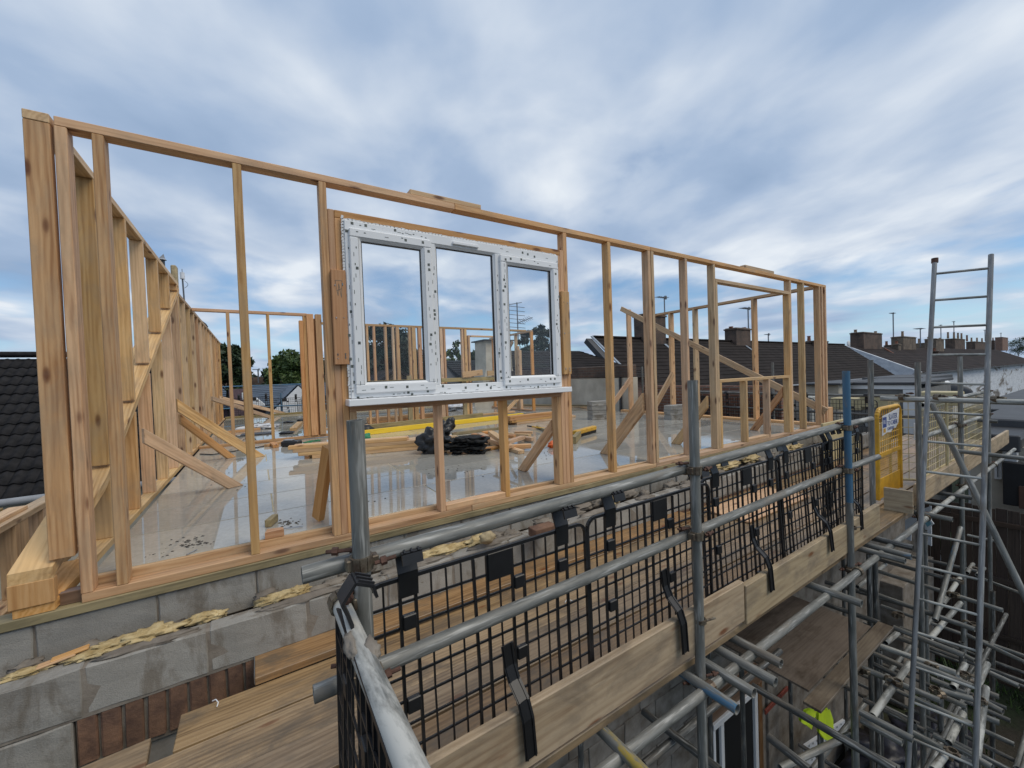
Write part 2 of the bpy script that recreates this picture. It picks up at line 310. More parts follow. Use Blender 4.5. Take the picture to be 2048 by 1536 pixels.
def boxVF(lx, ly, lz, c=0.0):
    x, y, z = lx / 2, ly / 2, lz / 2
    if c <= 0:
        V = [(sx * x, sy * y, sz * z) for sx in (-1, 1) for sy in (-1, 1) for sz in (-1, 1)]
        return V, [(0, 1, 3, 2), (4, 6, 7, 5), (0, 4, 5, 1), (2, 3, 7, 6), (0, 2, 6, 4), (1, 5, 7, 3)]
    V = []; I = {}
    for sx in (-1, 1):
        for sy in (-1, 1):
            for sz in (-1, 1):
                for a in range(3):
                    p = [sx * (x - c), sy * (y - c), sz * (z - c)]; p[a] = (sx * x, sy * y, sz * z)[a]
                    I[(sx, sy, sz, a)] = len(V); V.append(tuple(p))
    F = []
    for s in (-1, 1):
        F.append([I[(s, a, b, 0)] for a, b in ((-1, -1), (1, -1), (1, 1), (-1, 1))][::s])
        F.append([I[(a, s, b, 1)] for a, b in ((-1, -1), (-1, 1), (1, 1), (1, -1))][::s])
        F.append([I[(a, b, s, 2)] for a, b in ((-1, -1), (1, -1), (1, 1), (-1, 1))][::s])
    for s in (-1, 1):
        for r in (-1, 1):
            F.append([I[(-1, s, r, 1)], I[(1, s, r, 1)], I[(1, s, r, 2)], I[(-1, s, r, 2)]][::(-s * r)])
            F.append([I[(s, -1, r, 0)], I[(s, 1, r, 0)], I[(s, 1, r, 2)], I[(s, -1, r, 2)]][::(s * r)])
            F.append([I[(s, r, -1, 0)], I[(s, r, 1, 0)], I[(s, r, 1, 1)], I[(s, r, -1, 1)]][::(-s * r)])
            for q in (-1, 1): F.append([I[(s, r, q, 0)], I[(s, r, q, 1)], I[(s, r, q, 2)]][::(s * r * q)])
    return V, F
MC = {}
def bmesh_box(lx, ly, lz, c, mat):
    k = (round(lx, 4), round(ly, 4), round(lz, 4), round(c, 4), mat.name)
    if k not in MC:
        V, F = boxVF(lx, ly, lz, c); me = bpy.data.meshes.new('timber' if 'timber' in mat.name else 'piece'); me.from_pydata(V, [], F); me.materials.append(mat); MC[k] = me
    return MC[k]
def frame_of(a, b, up):
    a = Vector(a); b = Vector(b); x = (b - a).normalized(); up = Vector(up)
    y = up.cross(x)
    if y.length < 1e-4: y = Vector((0, 1, 0)).cross(x) if abs(x.y) < 0.9 else Vector((1, 0, 0)).cross(x)
    y.normalize(); z = x.cross(y)
    return Matrix(((x.x, y.x, z.x, 0), (x.y, y.y, z.y, 0), (x.z, y.z, z.z, 0), (0, 0, 0, 1))), (b - a).length
def beam(name, a, b, wd, ht, mat, parent=None, up=(0, 0, 1), c=0.003):
    """a bar along a-b; ht is its size along up, wd across"""
    Rm, ln = frame_of(a, b, up); Mw = Matrix.Translation((Vector(a) + Vector(b)) / 2) @ Rm
    return link(bpy.data.objects.new(name, bmesh_box(ln, wd, ht, c, mat)), parent, Mw)
def box(name, x0, x1, y0, y1, z0, z1, mat, parent=None, c=0.003, axis='x'):
    """axis-aligned; local X follows the given axis so that the grain runs along it"""
    d = {'x': ((1, 0, 0), (0, 0, 1)), 'y': ((0, 1, 0), (0, 0, 1)), 'z': ((0, 0, 1), (0, 1, 0))}[axis]
    cx, cy, cz = (x0 + x1) / 2, (y0 + y1) / 2, (z0 + z1) / 2
    if axis == 'x': return beam(name, (x0, cy, cz), (x1, cy, cz), y1 - y0, z1 - z0, mat, parent, (0, 0, 1), c)
    if axis == 'y': return beam(name, (cx, y0, cz), (cx, y1, cz), x1 - x0, z1 - z0, mat, parent, (0, 0, 1), c)
    return beam(name, (cx, cy, z0), (cx, cy, z1), x1 - x0, y1 - y0, mat, parent, (0, 1, 0), c)
def tubeVF(ln, r, n=16, wall=0.004, bore=0.12):
    V, F = [], []
    def ring(x, rr):
        i = len(V); V.extend((x, rr * math.cos(2 * math.pi * k / n), rr * math.sin(2 * math.pi * k / n)) for k in range(n)); return i
    h = ln / 2
    def band(i, j):
        for k in range(n): F.append((i + k, i + (k + 1) % n, j + (k + 1) % n, j + k))
    band(ring(h, r), ring(-h, r)); ns = n
    for s in (-1, 1):
        a, b2 = ring(s * h, r), ring(s * h, r - wall); band(a, b2) if s > 0 else band(b2, a)
        c0, d0 = ring(s * h, r - wall), ring(s * (h - min(bore, ln / 3)), r - wall); band(c0, d0) if s > 0 else band(d0, c0)
        F.append(tuple(range(d0, d0 + n)) if s < 0 else tuple(range(d0 + n - 1, d0 - 1, -1)))
    return V, F
def tube(name, a, b, mat=None, parent=None, r=0.02415, n=16):
    Rm, ln = frame_of(a, b, (0, 0, 1)); V, F = tubeVF(ln, r, n)
    return mk(name, V, F, mat or G, parent, Matrix.Translation((Vector(a) + Vector(b)) / 2) @ Rm, True)
class MB:
    """collects simple shapes into one mesh"""
    def __init__(s): s.V = []; s.F = []
    def add(s, V, F, Mw=None):
        o = len(s.V); s.V += [tuple((Mw @ Vector(v)) if Mw is not None else v) for v in V]; s.F += [tuple(i + o for i in f) for f in F]; return s
    def box(s, x0, x1, y0, y1, z0, z1, c=0):
        V, F = boxVF(x1 - x0, y1 - y0, z1 - z0, c); return s.add(V, F, Matrix.Translation(((x0 + x1) / 2, (y0 + y1) / 2, (z0 + z1) / 2)))
    def bar(s, a, b, wd, ht, up=(0, 0, 1), c=0):
        Rm, ln = frame_of(a, b, up); V, F = boxVF(ln, wd, ht, c); return s.add(V, F, Matrix.Translation((Vector(a) + Vector(b)) / 2) @ Rm)
    def rod(s, a, b, r, n=8, r2=None):
        Rm, ln = frame_of(a, b, (0, 0, 1)); V = []; F = []; r2 = r if r2 is None else r2
        for x, q in ((-ln / 2, r), (ln / 2, r2)): V += [(x, q * math.cos(2 * math.pi * k / n), q * math.sin(2 * math.pi * k / n)) for k in range(n)]
        F = [(k, n + k, n + (k + 1) % n, (k + 1) % n) for k in range(n)] + [tuple(range(n)), tuple(range(2 * n - 1, n - 1, -1))]
        F = [f[::-1] for f in F]
        return s.add(V, F, Matrix.Translation((Vector(a) + Vector(b)) / 2) @ Rm)
    def path(s, pts, r, n=6):
        for p, q in zip(pts, pts[1:]): s.rod(p, q, r, n)
        return s
    def build(s, name, mat, parent=None, Mw=None, smooth=False): return mk(name, s.V, s.F, mat, parent, Mw, smooth)
def blob(name, loc, size, mat, parent=None, seed=0, sub=3, amp=0.35, freq=2.0, rot=(0, 0, 0), flat=None):
    bm = bmesh.new(); bmesh.ops.create_icosphere(bm, subdivisions=sub, radius=1.0); off = Vector((seed * 3.7, seed * 1.9, seed * 5.3))
    for v in bm.verts:
        p = v.co.copy(); v.co = p * (1 + amp * noise.noise(p * freq + off) + amp * 0.5 * noise.noise(p * freq * 3 + off))
        if flat is not None and v.co.z < flat: v.co.z = flat
        v.co = Vector((v.co.x * size[0], v.co.y * size[1], v.co.z * size[2]))
    me = bpy.data.meshes.new(name); bm.to_mesh(me); bm.free(); me.materials.append(mat); me.polygons.foreach_set('use_smooth', [True] * len(me.polygons))
    from mathutils import Euler
    return link(bpy.data.objects.new(name, me), parent, Matrix.Translation(Vector(loc)) @ Euler(rot).to_matrix().to_4x4())

#@@PARTS@@
# ================================================================== SETTING: ground and floor
g = mk('ground', [(-900, -900, -5.25), (900, -900, -5.25), (900, 900, -5.25), (-900, 900, -5.25)], [(0, 1, 2, 3)], M_GROUND); tag(g, kind='structure')

floor = thing('floor', None, None, (0, 0, 0)); tag(floor, kind='structure')
RT = Matrix.Rotation(math.atan(0.008), 4, 'Y')
def fbox(name, x0, x1, y0, y1, h0, h1, mat, parent, c=0.0):
    V, F = boxVF(x1 - x0, y1 - y0, h1 - h0, c); x = (x0 + x1) / 2
    return mk(name, V, F, mat, parent, Matrix.Translation((x, (y0 + y1) / 2, FZ(x) + (h0 + h1) / 2)) @ RT)
fbox('glue_bed', -0.77, 8.05, 0.13, 11.58, -0.05, -0.0035, M_GLUE, floor)
fbox('floor_edge', -0.78, 8.06, 0.095, 0.129, -0.14, -0.002, W_PINE, floor)
y = 0.13; row = 0
while y < 11.58:
    y1 = min(y + 0.6, 11.59); x = -0.775; x1 = -0.775 + (2.4 if row % 2 == 0 else 1.2) - 0.35
    while x < 8.05:
        xe = min(x1, 8.055); hz = random.uniform(-0.0006, 0.0006)
        fbox('floor_panel', x + 0.005, xe - 0.005, y + 0.0058, y1 - 0.0058, -0.022, hz, M_FLOOR, floor, 0.002)
        x = xe; x1 = xe + 2.4
    y = y1; row += 1
# floor structure under the deck: building body
# ================================================================== FRONT STUD WALL
D = 0.085
ZB, ZT = -0.02, 2.385
fw = thing('timber_stud_wall', 'long pine stud wall along the scaffold with the white window fixed in it', 'stud wall', (3.7, 0, ZB))
W0, W1 = -0.776, 8.21
ZS = ZB + 0.045
def S(x1, z0=None, z1=None, wd=0.045, m=None, y0=0.0, y1=D):
    return box('stud', x1 - wd, x1, y0, y1, (ZS if z0 is None else z0) + 0.0005, (ZT - 0.0455) if z1 is None else z1, m or W_PINE, fw, 0.0035, 'z')
box('sole_plate', W0, 1.40, 0.001, D + 0.002, ZB, ZS, W_PINE, fw); box('sole_plate', 1.403, 3.661, 0.0, D, ZB, ZS, W_PINE, fw); box('sole_plate', 3.664, W1, 0.0, D, ZB, ZS, W_PINE, fw)
box('top_plate', W0, 1.35, 0.0, D, ZT - 0.045, ZT, W_PINE, fw); box('top_plate', 1.352, 3.661, 0.0, D, ZT - 0.045, ZT, W_PINE, fw); box('top_plate', 3.664, W1, 0.0, D, ZT - 0.045, ZT, W_PINE, fw)
for x in (-0.733, -0.602, -0.020, 0.437): S(x)
S(0.478, z1=2.172, wd=0.040, m=W_RED); S(0.519, z1=2.121, wd=0.040, m=W_RED)
for x in (2.384, 2.4272): S(x, z1=2.121 if x < 2.4 else 2.172, wd=0.042, m=W_RED)
for x in (2.473, 3.048, 3.655, 3.712, 4.314, 4.892): S(x)
S(4.937, z1=2.122)
S(6.887, z1=2.122, wd=0.042); S(6.933); S(7.376)
for x in (7.971, 8.075, 8.209): S(x)
box('lintel', 0.479, 2.384, 0.0, D, 2.1225, 2.172, W_RED, fw); box('lintel', 4.895, 6.886, 0.0, D, 2.1235, 2.166, W_PINE, fw)
box('window_board', 0.5205, 2.341, 0.0, D, 0.835, 0.876, W_RED, fw)
for x in (1.183, 1.765): S(x, z1=0.8345, m=W_RED)
S(0.5655, z1=0.8345, wd=0.044); S(2.3405, z1=0.8345, wd=0.044, m=W_RED)
box('sole_packer', 1.185, 1.718, 0.002, D - 0.002, ZS + 0.0005, ZS + 0.044, W_PINE, fw)
box('window_board', 4.9385, 6.843, 0.0, D, 0.858, 0.898, W_PINE, fw)
for x in (4.984, 5.602, 6.219, 6.842): S(x, z1=0.8575)
box('sole_packer', 5.604, 6.172, 0.002, D - 0.002, ZS + 0.0005, ZS + 0.040, W_PINE, fw)
# boards left on the top plate
o = box('timber_offcut', 1.0, 1.585, 0.005, 0.08, ZT + 0.001, ZT + 0.038, W_PINE); tag(o, 'pine offcut laid on the top plate above the white window', 'offcut', 'offcuts on the top plate')
o = box('timber_offcut', 5.62, 6.42, 0.005, 0.08, ZT + 0.001, ZT + 0.040, W_PINE); tag(o, 'pine offcut laid on the top plate near the right corner', 'offcut', 'offcuts on the top plate')
# packers nailed beside the window
for (x0, x1, z0, z1, m) in ((0.438, 0.527, 1.152, 1.77, W_RED), (2.362, 2.452, 1.035, 1.79, W_PINE)):
    p = box('nailed_packer', x0, x1, -0.036, -0.001, z0, z1, m, fw, 0.003, 'z'); 
    mb = MB()
    for zz in (z0 + 0.04, z0 + 0.06, (z0 + z1) / 2, z1 - 0.10):
        for xx in (x0 + 0.02, x1 - 0.022): mb.rod((xx, -0.0375, zz + random.uniform(-.02, .02)), (xx, -0.0355, zz), 0.004, 8)
    mb.build('nail_heads', M_NAIL, fw)
mb = MB()                                                # pencilled mark on the left packer
for (a, b) in (((0.46, 1.70), (0.475, 1.60)), ((0.475, 1.60), (0.482, 1.68)), ((0.482, 1.68), (0.495, 1.59)), ((0.495, 1.59), (0.502, 1.70)), ((0.46, 1.70), (0.502, 1.70)), ((0.465, 1.63), (0.50, 1.65))):
    mb.bar((a[0], -0.0366, a[1]), (b[0], -0.0366, b[1]), 0.0022, 0.0006, (0, 1, 0))
mb.build('pencil_mark', M_TAPE, fw)
# props from the front wall to the floor
def prop(parent, top, foot, wd=0.045, ht=0.09, m=W_PINE, up=(0, 0, 1), trim=True):
    return beam('raking_prop', top, foot, wd, ht, m, parent, up)

def rake(px, py, topx, topz, off=0.046, wd=0.045, ht=0.09, m=W_PINE, par=None, y0=0.0):
    f = PF(px, py); zf_ = FZ(topx) + .002; ya = f.y; sl_ = (topz - zf_) / max(.05, ya + .15 - D); vt = ht * math.hypot(1, sl_)
    return shear('raking_prop', topx - wd / 2, topx + wd / 2, [(D + .002, topz - vt), (ya, zf_), (ya + vt / sl_, zf_), (D + .002, topz)], m, par or fw)

# treated wall plate under the front wall
tp = box('wall_plate', -1.9, 8.3, -0.012, 0.098, -0.066, ZB - 0.001, W_TREAT, None, 0.003)
tag(tp, 'long greenish treated timber plate bedded on the blockwork under the front stud wall', 'timber plate')

# ================================================================== WINDOW
wn = thing('window', 'white plastic three-light window with printed protective tape, fixed in the front stud wall', 'window', (1.43, -0.03, 0.92))
YF0, YF1 = -0.035, 0.045
def ring(name, x0, x1, z0, z1, wd, y0, y1, mat, par, c=0.004):
    mb = MB(); mb.box(x0, x1, y0, y1, z1 - wd, z1, c); mb.box(x0, x1, y0, y1, z0, z0 + wd, c)
    mb.box(x0, x0 + wd, y0 + 0.0004, y1 - 0.0004, z0 + wd, z1 - wd, c); mb.box(x1 - wd, x1, y0 + 0.0004, y1 - 0.0004, z0 + wd, z1 - wd, c); return mb.build(name, mat, par)
wx0, wx1, wz0, wz1 = 0.531, 2.334, 0.924, 2.105
fr = ring('outer_frame', wx0, wx1, wz0, wz1, 0.068, YF0, YF1, M_UPVC, wn)
box('mullion', 1.108, 1.160, YF0 + 0.0005, YF1 - 0.001, wz0 + 0.068, wz1 - 0.068, M_UPVC, wn, 0.004, 'z'); box('mullion', 1.672, 1.722, YF0 + 0.0005, YF1 - 0.001, wz0 + 0.068, wz1 - 0.068, M_UPVC, wn, 0.004, 'z')
def bevelring(name, x0, x1, z0, z1, wd, yf, yb, mat, par):
    """glazing bead: a picture-frame moulding sloping back towards the glass"""
    V = []; F = []
    for (d, yy) in ((0, yf), (wd, yb), (wd, yb + 0.02), (0, yb + 0.02)):
        V += [(x0 + d, yy, z0 + d), (x1 - d, yy, z0 + d), (x1 - d, yy, z1 - d), (x0 + d, yy, z1 - d)]
    for k in range(3):
        for j in range(4): F.append((k * 4 + j, k * 4 + (j + 1) % 4, (k + 1) * 4 + (j + 1) % 4, (k + 1) * 4 + j))
    return mk(name, V, F, mat, par)
def light(x0, x1, z0, z1, sash):
    if sash:
        s = ring('sash', x0, x1, z0, z1, 0.058, YF0 - 0.022, YF0 + 0.03, M_UPVC, wn, 0.006); q = 0.058; yb = YF0 - 0.020; par = s
    else: q = 0.0; yb = YF0 + 0.002; par = wn
    a = (x0 + q, x1 - q, z0 + q, z1 - q)
    bevelring('glazing_bead', a[0] - 0.001, a[1] + 0.001, a[2] - 0.001, a[3] + 0.001, 0.020, yb, yb + 0.018, M_UPVC, par)
    ring('gasket', a[0] + 0.016, a[1] - 0.016, a[2] + 0.016, a[3] - 0.016, 0.006, yb + 0.016, yb + 0.040, M_GASK, par, 0)
    b = MB().box(a[0] + 0.010, a[1] - 0.010, yb + 0.022, yb + 0.040, a[2] + 0.010, a[3] - 0.010); b.build('glass_pane', M_GLASS, par)
light(0.556, 1.122, 0.955, 2.052, True); light(1.155, 1.677, wz0 + 0.052, wz1 - 0.066, False); light(1.712, 2.312, 0.962, 2.030, True)
box('sill', 0.497, 2.374, -0.125, YF1, 0.878, 0.9225, M_UPVC, wn, 0.004)
MB().box(1.30, 1.52, YF0 - 0.018, YF0 - 0.0005, 2.052, 2.076, 0.004).build('trickle_vent', M_UPVC, wn)
mb = MB(); mb.box(1.075, 1.09, YF0 + 0.085, YF0 + 0.10, 1.50, 1.62, 0.003); mb.box(1.07, 1.095, YF0 + 0.075, YF0 + 0.09, 1.58, 1.62, 0.003); mb.build('window_handle', M_UPVC, wn)
# printed squares and dashes of the protective tape
mb = MB(); rr = random.Random(3)
def marks(x0, z0, x1, z1, yf, n):
    dx, dz = x1 - x0, z1 - z0; ln = math.hypot(dx, dz); s = 0.02
    hor = abs(dx) > abs(dz)
    while s < ln - 0.02:
        cx, cz = x0 + dx * s / ln, z0 + dz * s / ln; j = rr.uniform(-0.012, 0.012)
        if hor: cz += j
        else: cx += j
        k = rr.random()
        if k < 0.34: a, b = 0.0085, 0.0092
        elif k < 0.75: a, b = (0.013, 0.0016) if hor else (0.0016, 0.013)
        else: a, b = (0.0065, 0.0030) if hor else (0.0030, 0.0065)
        mb.box(cx - a, cx + a, yf - 0.0006, yf, cz - b, cz + b)
        s += rr.choice((.03, .045, .05, .07, .11, .13)) * rr.uniform(.8, 1.2)
for (x0, x1, z0, z1) in ((0.556, 1.122, 0.955, 2.052), (1.712, 2.312, 0.962, 2.030)):
    yf = YF0 - 0.0224; q = 0.029
    marks(x0 + .03, z0 + q, x1 - .03, z0 + q, yf, 0); marks(x0 + .03, z1 - q, x1 - .03, z1 - q, yf, 0); marks(x0 + q, z0 + .05, x0 + q, z1 - .05, yf, 0); marks(x1 - q, z0 + .05, x1 - q, z1 - .05, yf, 0)
yf = YF0 - 0.0002
marks(wx0 + .02, wz0 + .014, wx1 - .02, wz0 + .014, yf, 0); marks(wx0 + .03, wz1 - .026, 1.15, wz1 - .026, yf, 0); marks(1.72, wz1 - .034, wx1 - .02, wz1 - .034, yf, 0)
marks(wx0 + .012, wz0 + .03, wx0 + .012, wz1 - .03, yf, 0); marks(wx1 - .011, wz0 + .03, wx1 - .011, wz1 - .03, yf, 0); marks(1.140, wz0 + .08, 1.140, 1.92, yf, 0); marks(1.693, wz0 + .08, 1.693, 1.98, yf, 0)
marks(1.16, wz0 + .045, 1.66, wz0 + .045, yf, 0)
for i in range(34):
    x = 0.52 + i * 0.054 + rr.uniform(-.01, .01); mb.box(x, x + rr.uniform(.012, .03), rr.uniform(-.11, -.06), -.055, 0.9226, 0.9231)
tag(mb.build('printed_tape_marks', M_TAPE, wn), kind='stuff')
mb = MB()                                                # torn tape edge and foam beads along the frame
for i in range(60):
    z = 0.93 + i * 0.02; mb.bar((wx0 - 0.010 + rr.uniform(-.003, .003), -0.020, z), (wx0 - 0.006 + rr.uniform(-.003, .003), -0.020, z + .024), 0.014, 0.012, (0, 1, 0))
for i in range(70):
    x = wx0 + i * 0.0255; mb.bar((x, -0.020, wz1 + rr.uniform(.002, .010)), (x + .03, -0.020, wz1 + rr.uniform(.002, .010)), 0.012, 0.010, (0, 1, 0))
tag(mb.build('torn_tape_edge', M_WHITE, wn), kind='stuff')

# ================================================================== LEFT STUD WALL (runs away from the camera)
XI, XO = -0.79, -0.879
ZL, ZLT = 0.072, 2.387
lw = thing('timber_stud_wall', 'tall pine stud wall along the left edge, running away beside the dark tiled roof', 'stud wall', (-0.83, 2, ZL))
box('sole_plate', XO, XI, 0.30, 3.84, ZL, ZL + 0.045, W_PINE, lw, 0.003, 'y')
V = [(-1.003, -.002, -.0185), (-.866, -.002, -.0185), (-.866, -.002, .024), (-1.003, -.002, .024), (-.95, .299, ZL), (XI, .299, ZL), (XI, .299, ZL + .045), (-.95, .299, ZL + .045)]
cen = Vector((-.9, .15, .05)); mk('sole_plate', [Vector((a[1], -(a[0] + .9), a[2] - .05)) for a in V], [(3, 2, 1, 0), (4, 5, 6, 7), (0, 1, 5, 4), (1, 2, 6, 5), (2, 3, 7, 6), (3, 0, 4, 7)][::1], W_RED, lw, Matrix(((0, -1, 0, -.9), (1, 0, 0, 0), (0, 0, 1, .05), (0, 0, 0, 1)))); box('sole_plate', XO, XI, 3.843, 11.3, ZL, ZL + 0.045, W_PINE, lw, 0.003, 'y')
box('top_plate', XO, XI, -0.002, 3.86, ZLT - 0.045, ZLT, W_PINE, lw, 0.003, 'y')
ZL2 = 2.265
box('top_plate', XO, XI, 3.862, 11.3, ZL2 - 0.045, ZL2, W_PINE, lw, 0.003, 'y')
bl = lambda yy: 0.145 + 0.55 * yy                       # underside of the let-in diagonal
def lstud(y0, z0, z1, m=W_PINE): return box('stud', XO, XI, y0, y0 + 0.045, z0 + 0.0005, z1 - 0.0005, m, lw, 0.003, 'z')
for i, yy in enumerate((0.0, 0.62, 1.31, 1.88, 2.50, 3.12, 3.70)):
    zu = bl(yy) + 0.062
    if i == 0: lstud(yy, 0.222, ZLT - 0.045); continue
    if bl(yy) > 0.25: lstud(yy, ZL + 0.045, bl(yy) - 0.001)
    if zu + 0.03 < ZLT - 0.045: lstud(yy, zu + 0.025, ZLT - 0.045)
y = 3.80
while y < 11.2: lstud(y, ZL + 0.045, ZL2 - 0.045, W_PINE if random.random() < .8 else W_RED); y += 0.5
def shear(name, x0, x1, P, mat, par, ax=None):
    """a bar of constant X range whose side is the polygon P of (y, z) points"""
    n = len(P); A = Vector((0, P[0][0], P[0][1])); Bv = Vector((0, P[1][0], P[1][1])); d = (Bv - A).normalized(); Lc = (A + Bv) / 2 + Vector(((x0 + x1) / 2, 0, 0))
    Rm = Matrix(((0, -1, 0, 0), (d.y, 0, -d.z, 0), (d.z, 0, d.y, 0), (0, 0, 0, 1))); Mw = Matrix.Translation(Lc) @ Rm; Mi = Mw.inverted()
    V = [Mi @ Vector((x, y_, z_)) for x in (x0, x1) for y_, z_ in P]; F = [tuple(range(n)), tuple(range(2 * n - 1, n - 1, -1))] + [(i, i + n, (i + 1) % n + n, (i + 1) % n) for i in range(n)]
    bm = bmesh.new(); vs = [bm.verts.new(v) for v in V]; [bm.faces.new([vs[i] for i in f]) for f in F]; bmesh.ops.recalc_face_normals(bm, faces=bm.faces); bmesh.ops.bevel(bm, geom=bm.edges[:], offset=.003, segments=1, affect='EDGES')
    me = bpy.data.meshes.new(name); bm.to_mesh(me); bm.free(); me.materials.append(mat); return link(bpy.data.objects.new(name, me), par, Mw)
sec = [(-.010, -1.010, -.863), (.55, -.955, XI), (3.88, -.95, XI)]
bm = bmesh.new(); dc = shear('diagonal_brace', -.95, XI, [(-.010, bl(-.01)), (3.88, bl(3.88)), (3.88, bl(3.88) + .055), (-.010, bl(-.01) + .058)], W_PINE, lw); Mi = WM[dc].inverted(); rows = []
for y_, xo, xi in sec: rows.append([bm.verts.new(Mi @ Vector(p)) for p in ((xo, y_, bl(y_)), (xi, y_, bl(y_)), (xi, y_, bl(y_) + .058), (xo, y_, bl(y_) + .058))])
for A_, B_ in zip(rows, rows[1:]):
    for k in range(4): bm.faces.new((A_[k], A_[(k + 1) % 4], B_[(k + 1) % 4], B_[k]))
bm.faces.new(rows[0]); bm.faces.new(rows[-1][::-1]); bmesh.ops.recalc_face_normals(bm, faces=bm.faces); bm.to_mesh(dc.data); bm.free()
box('brace_block', -1.014, -.862, -0.012, 0.033, 0.0245, 0.142, W_RED, lw, 0.003, 'z')
def lprop(top_y, top_z, px, py, m=W_PINE, ht=0.09, xo=0.0):
    f = PF(px, py); A = Vector((XI + .004, top_y, top_z)); B = Vector((f.x, f.y, 0)); h = math.hypot(B.x - A.x, B.y - A.y); zf_ = FZ(f.x) + .002
    u = Vector((B.x - A.x, B.y - A.y, 0)) / h; sl_ = (A.z - zf_) / h; vt = ht * math.hypot(1, sl_); n_ = Vector((-u.y, u.x, 0)) * .0225
    P = [A, A - Vector((0, 0, vt)), Vector((f.x, f.y, zf_)) - u * (vt / sl_), Vector((f.x, f.y, zf_))]
    ctr = (P[0] + P[3]) / 2; Rm, _ = frame_of(P[0], P[3], (0, 0, 1)); Mw = Matrix.Translation(ctr) @ Rm; Mi = Mw.inverted()
    V = [Mi @ (p + s_ * n_) for s_ in (-1, 1) for p in P]; bm = bmesh.new(); vs = [bm.verts.new(v) for v in V]
    for fc_ in [(0, 1, 2, 3), (7, 6, 5, 4)] + [(i, i + 4, (i + 1) % 4 + 4, (i + 1) % 4) for i in range(4)]: bm.faces.new([vs[i] for i in fc_])
    bmesh.ops.recalc_face_normals(bm, faces=bm.faces); bmesh.ops.bevel(bm, geom=bm.edges[:], offset=.003, segments=1, affect='EDGES'); me = bpy.data.meshes.new('raking_prop'); bm.to_mesh(me); bm.free(); me.materials.append(m); link(bpy.data.objects.new('raking_prop', me), lw, Mw)
lprop(1.50, 0.72, 485, 970); lprop(3.2, 0.91, 530, 912, W_PINE, 0.11); lprop(3.35, 0.72, 470, 914, W_RED, 0.08); lprop(7.6, 0.83, 548, 834)
lprop(9.4, 0.8, 575, 826)
rake(1048, 944, 2.31, 0.62); rake(1205, 914, 3.58, 0.80, ht=0.14); rake(1335, 894, 4.80, 0.70, ht=0.1); rake(1500, 864, 6.80, 0.72, m=W_RED); beam('raking_prop', (.398, .125, .60), (.330, .27, .085), .045, .085, W_RED, fw)
# packers under the corner
box('corner_packer', -0.862, -0.78, 0.03, 0.09, ZB, ZL - 0.03, W_WET, lw)

# low frame outside the left wall
lf = thing('low_framing', 'low timber framing with boards on its rail beyond the left stud wall', 'framing', (-1.5, 1.6, -.3))
box('rail', -1.56, -1.46, 0.7, 3.6, 0.115, 0.16, W_PINE, lf, 0.003, 'y')
for yy in (1.02, 1.42, 1.85, 2.35, 2.85): box('post', -1.55, -1.465, yy, yy + (0.19 if yy > 1.3 else .14), -0.40, 0.1145, W_PINE, lf, 0.003, 'z')
box('sole_plate', -1.57, -1.45, 0.4, 3.6, -0.445, -0.4005, W_PINE, lf, 0.003, 'y')
box('loose_board', -1.60, -1.50, 0.5, 1.72, 0.161, 0.186, W_PINE, lf, 0.003, 'y'); box('loose_board', -1.72, -1.615, 0.4, 1.70, 0.161, 0.196, W_TREAT, lf, 0.003, 'y')
box('lower_board', -1.36, -1.20, 0.2, 1.75, -0.40, -0.35, W_PINE, lf, 0.003, 'y')

# ================================================================== RIGHT END WALL
rw = thing('timber_stud_wall', 'pine stud wall at the right end with a long diagonal board in front of the terrace roofs', 'stud wall', (8.15, 2.1, 0))
XR0, XR1 = 8.005, 8.155
def rbox(name, y0, y1, z0, z1, m=W_PINE, axis='z', xa=XR0, xb=XR1): return box(name, xa, xb, y0, y1, z0, z1, m, rw, 0.003, axis)
rbox('sole_plate', 0.09, 4.45, 0.0, 0.045, W_PINE, 'y'); rbox('top_plate', 0.09, 3.55, 2.335, 2.38, W_PINE, 'y')
for yy in (1.08, 2.30, 2.90, 3.50): rbox('stud', yy, yy + 0.045, 0.0455, 2.3345)
rbox('stud', 4.13, 4.175, 0.0455, 2.62)
beam('diagonal_brace', (7.98, 4.30, 2.66), (7.98, -0.05, 0.26), 0.045, 0.115, W_PINE, rw)
beam('raking_prop', (8.0, 4.08, 0.85), (8.0 - .9, 4.08, FZ(7.1) + .04), 0.05, 0.12, W_PINE, rw); beam('raking_prop', (8.0, 2.86, 0.95), (8.0 - .85, 2.86, FZ(7.1) + .04), 0.05, 0.12, W_PINE, rw)
box('corner_block', 8.22, 8.40, 0.0, 0.09, 0.0, 0.30, W_RED, rw, 0.003, 'z')

# ================================================================== CROSS WALL and stacked posts behind the left bay
cw = thing('timber_stud_wall', 'short pine cross wall behind the left bay ending in a thick bundle of posts', 'stud wall', (0, 5.05, 0.07))
def fbx(root, name, x0, x1, y0, y1, z0, z1, m=W_PINE, axis='z'): return box(name, x0, x1, y0, y1, z0, z1, m, root, 0.003, axis)
fbx(cw, 'sole_plate', -0.785, 1.15, 5.01, 5.10, 0.066, 0.11, W_RED, 'x'); fbx(cw, 'top_plate', -0.785, 0.80, 5.01, 5.10, 2.215, 2.26, W_RED, 'x')
for x in (-0.36, 0.19): fbx(cw, 'stud', x, x + 0.045, 5.01, 5.10, 0.1105, 2.2145)
for x0, x1, zt, y0 in ((0.675, 0.735, 2.13, 5.0), (0.737, 0.79, 2.2145, 5.012), (0.792, 0.90, 2.25, 4.99), (0.905, 0.93, 2.18, 5.05), (0.932, 1.03, 2.25, 4.985)):
    fbx(cw, 'bundled_post', x0, x1, y0, 5.10, 0.1105, zt, W_RED)

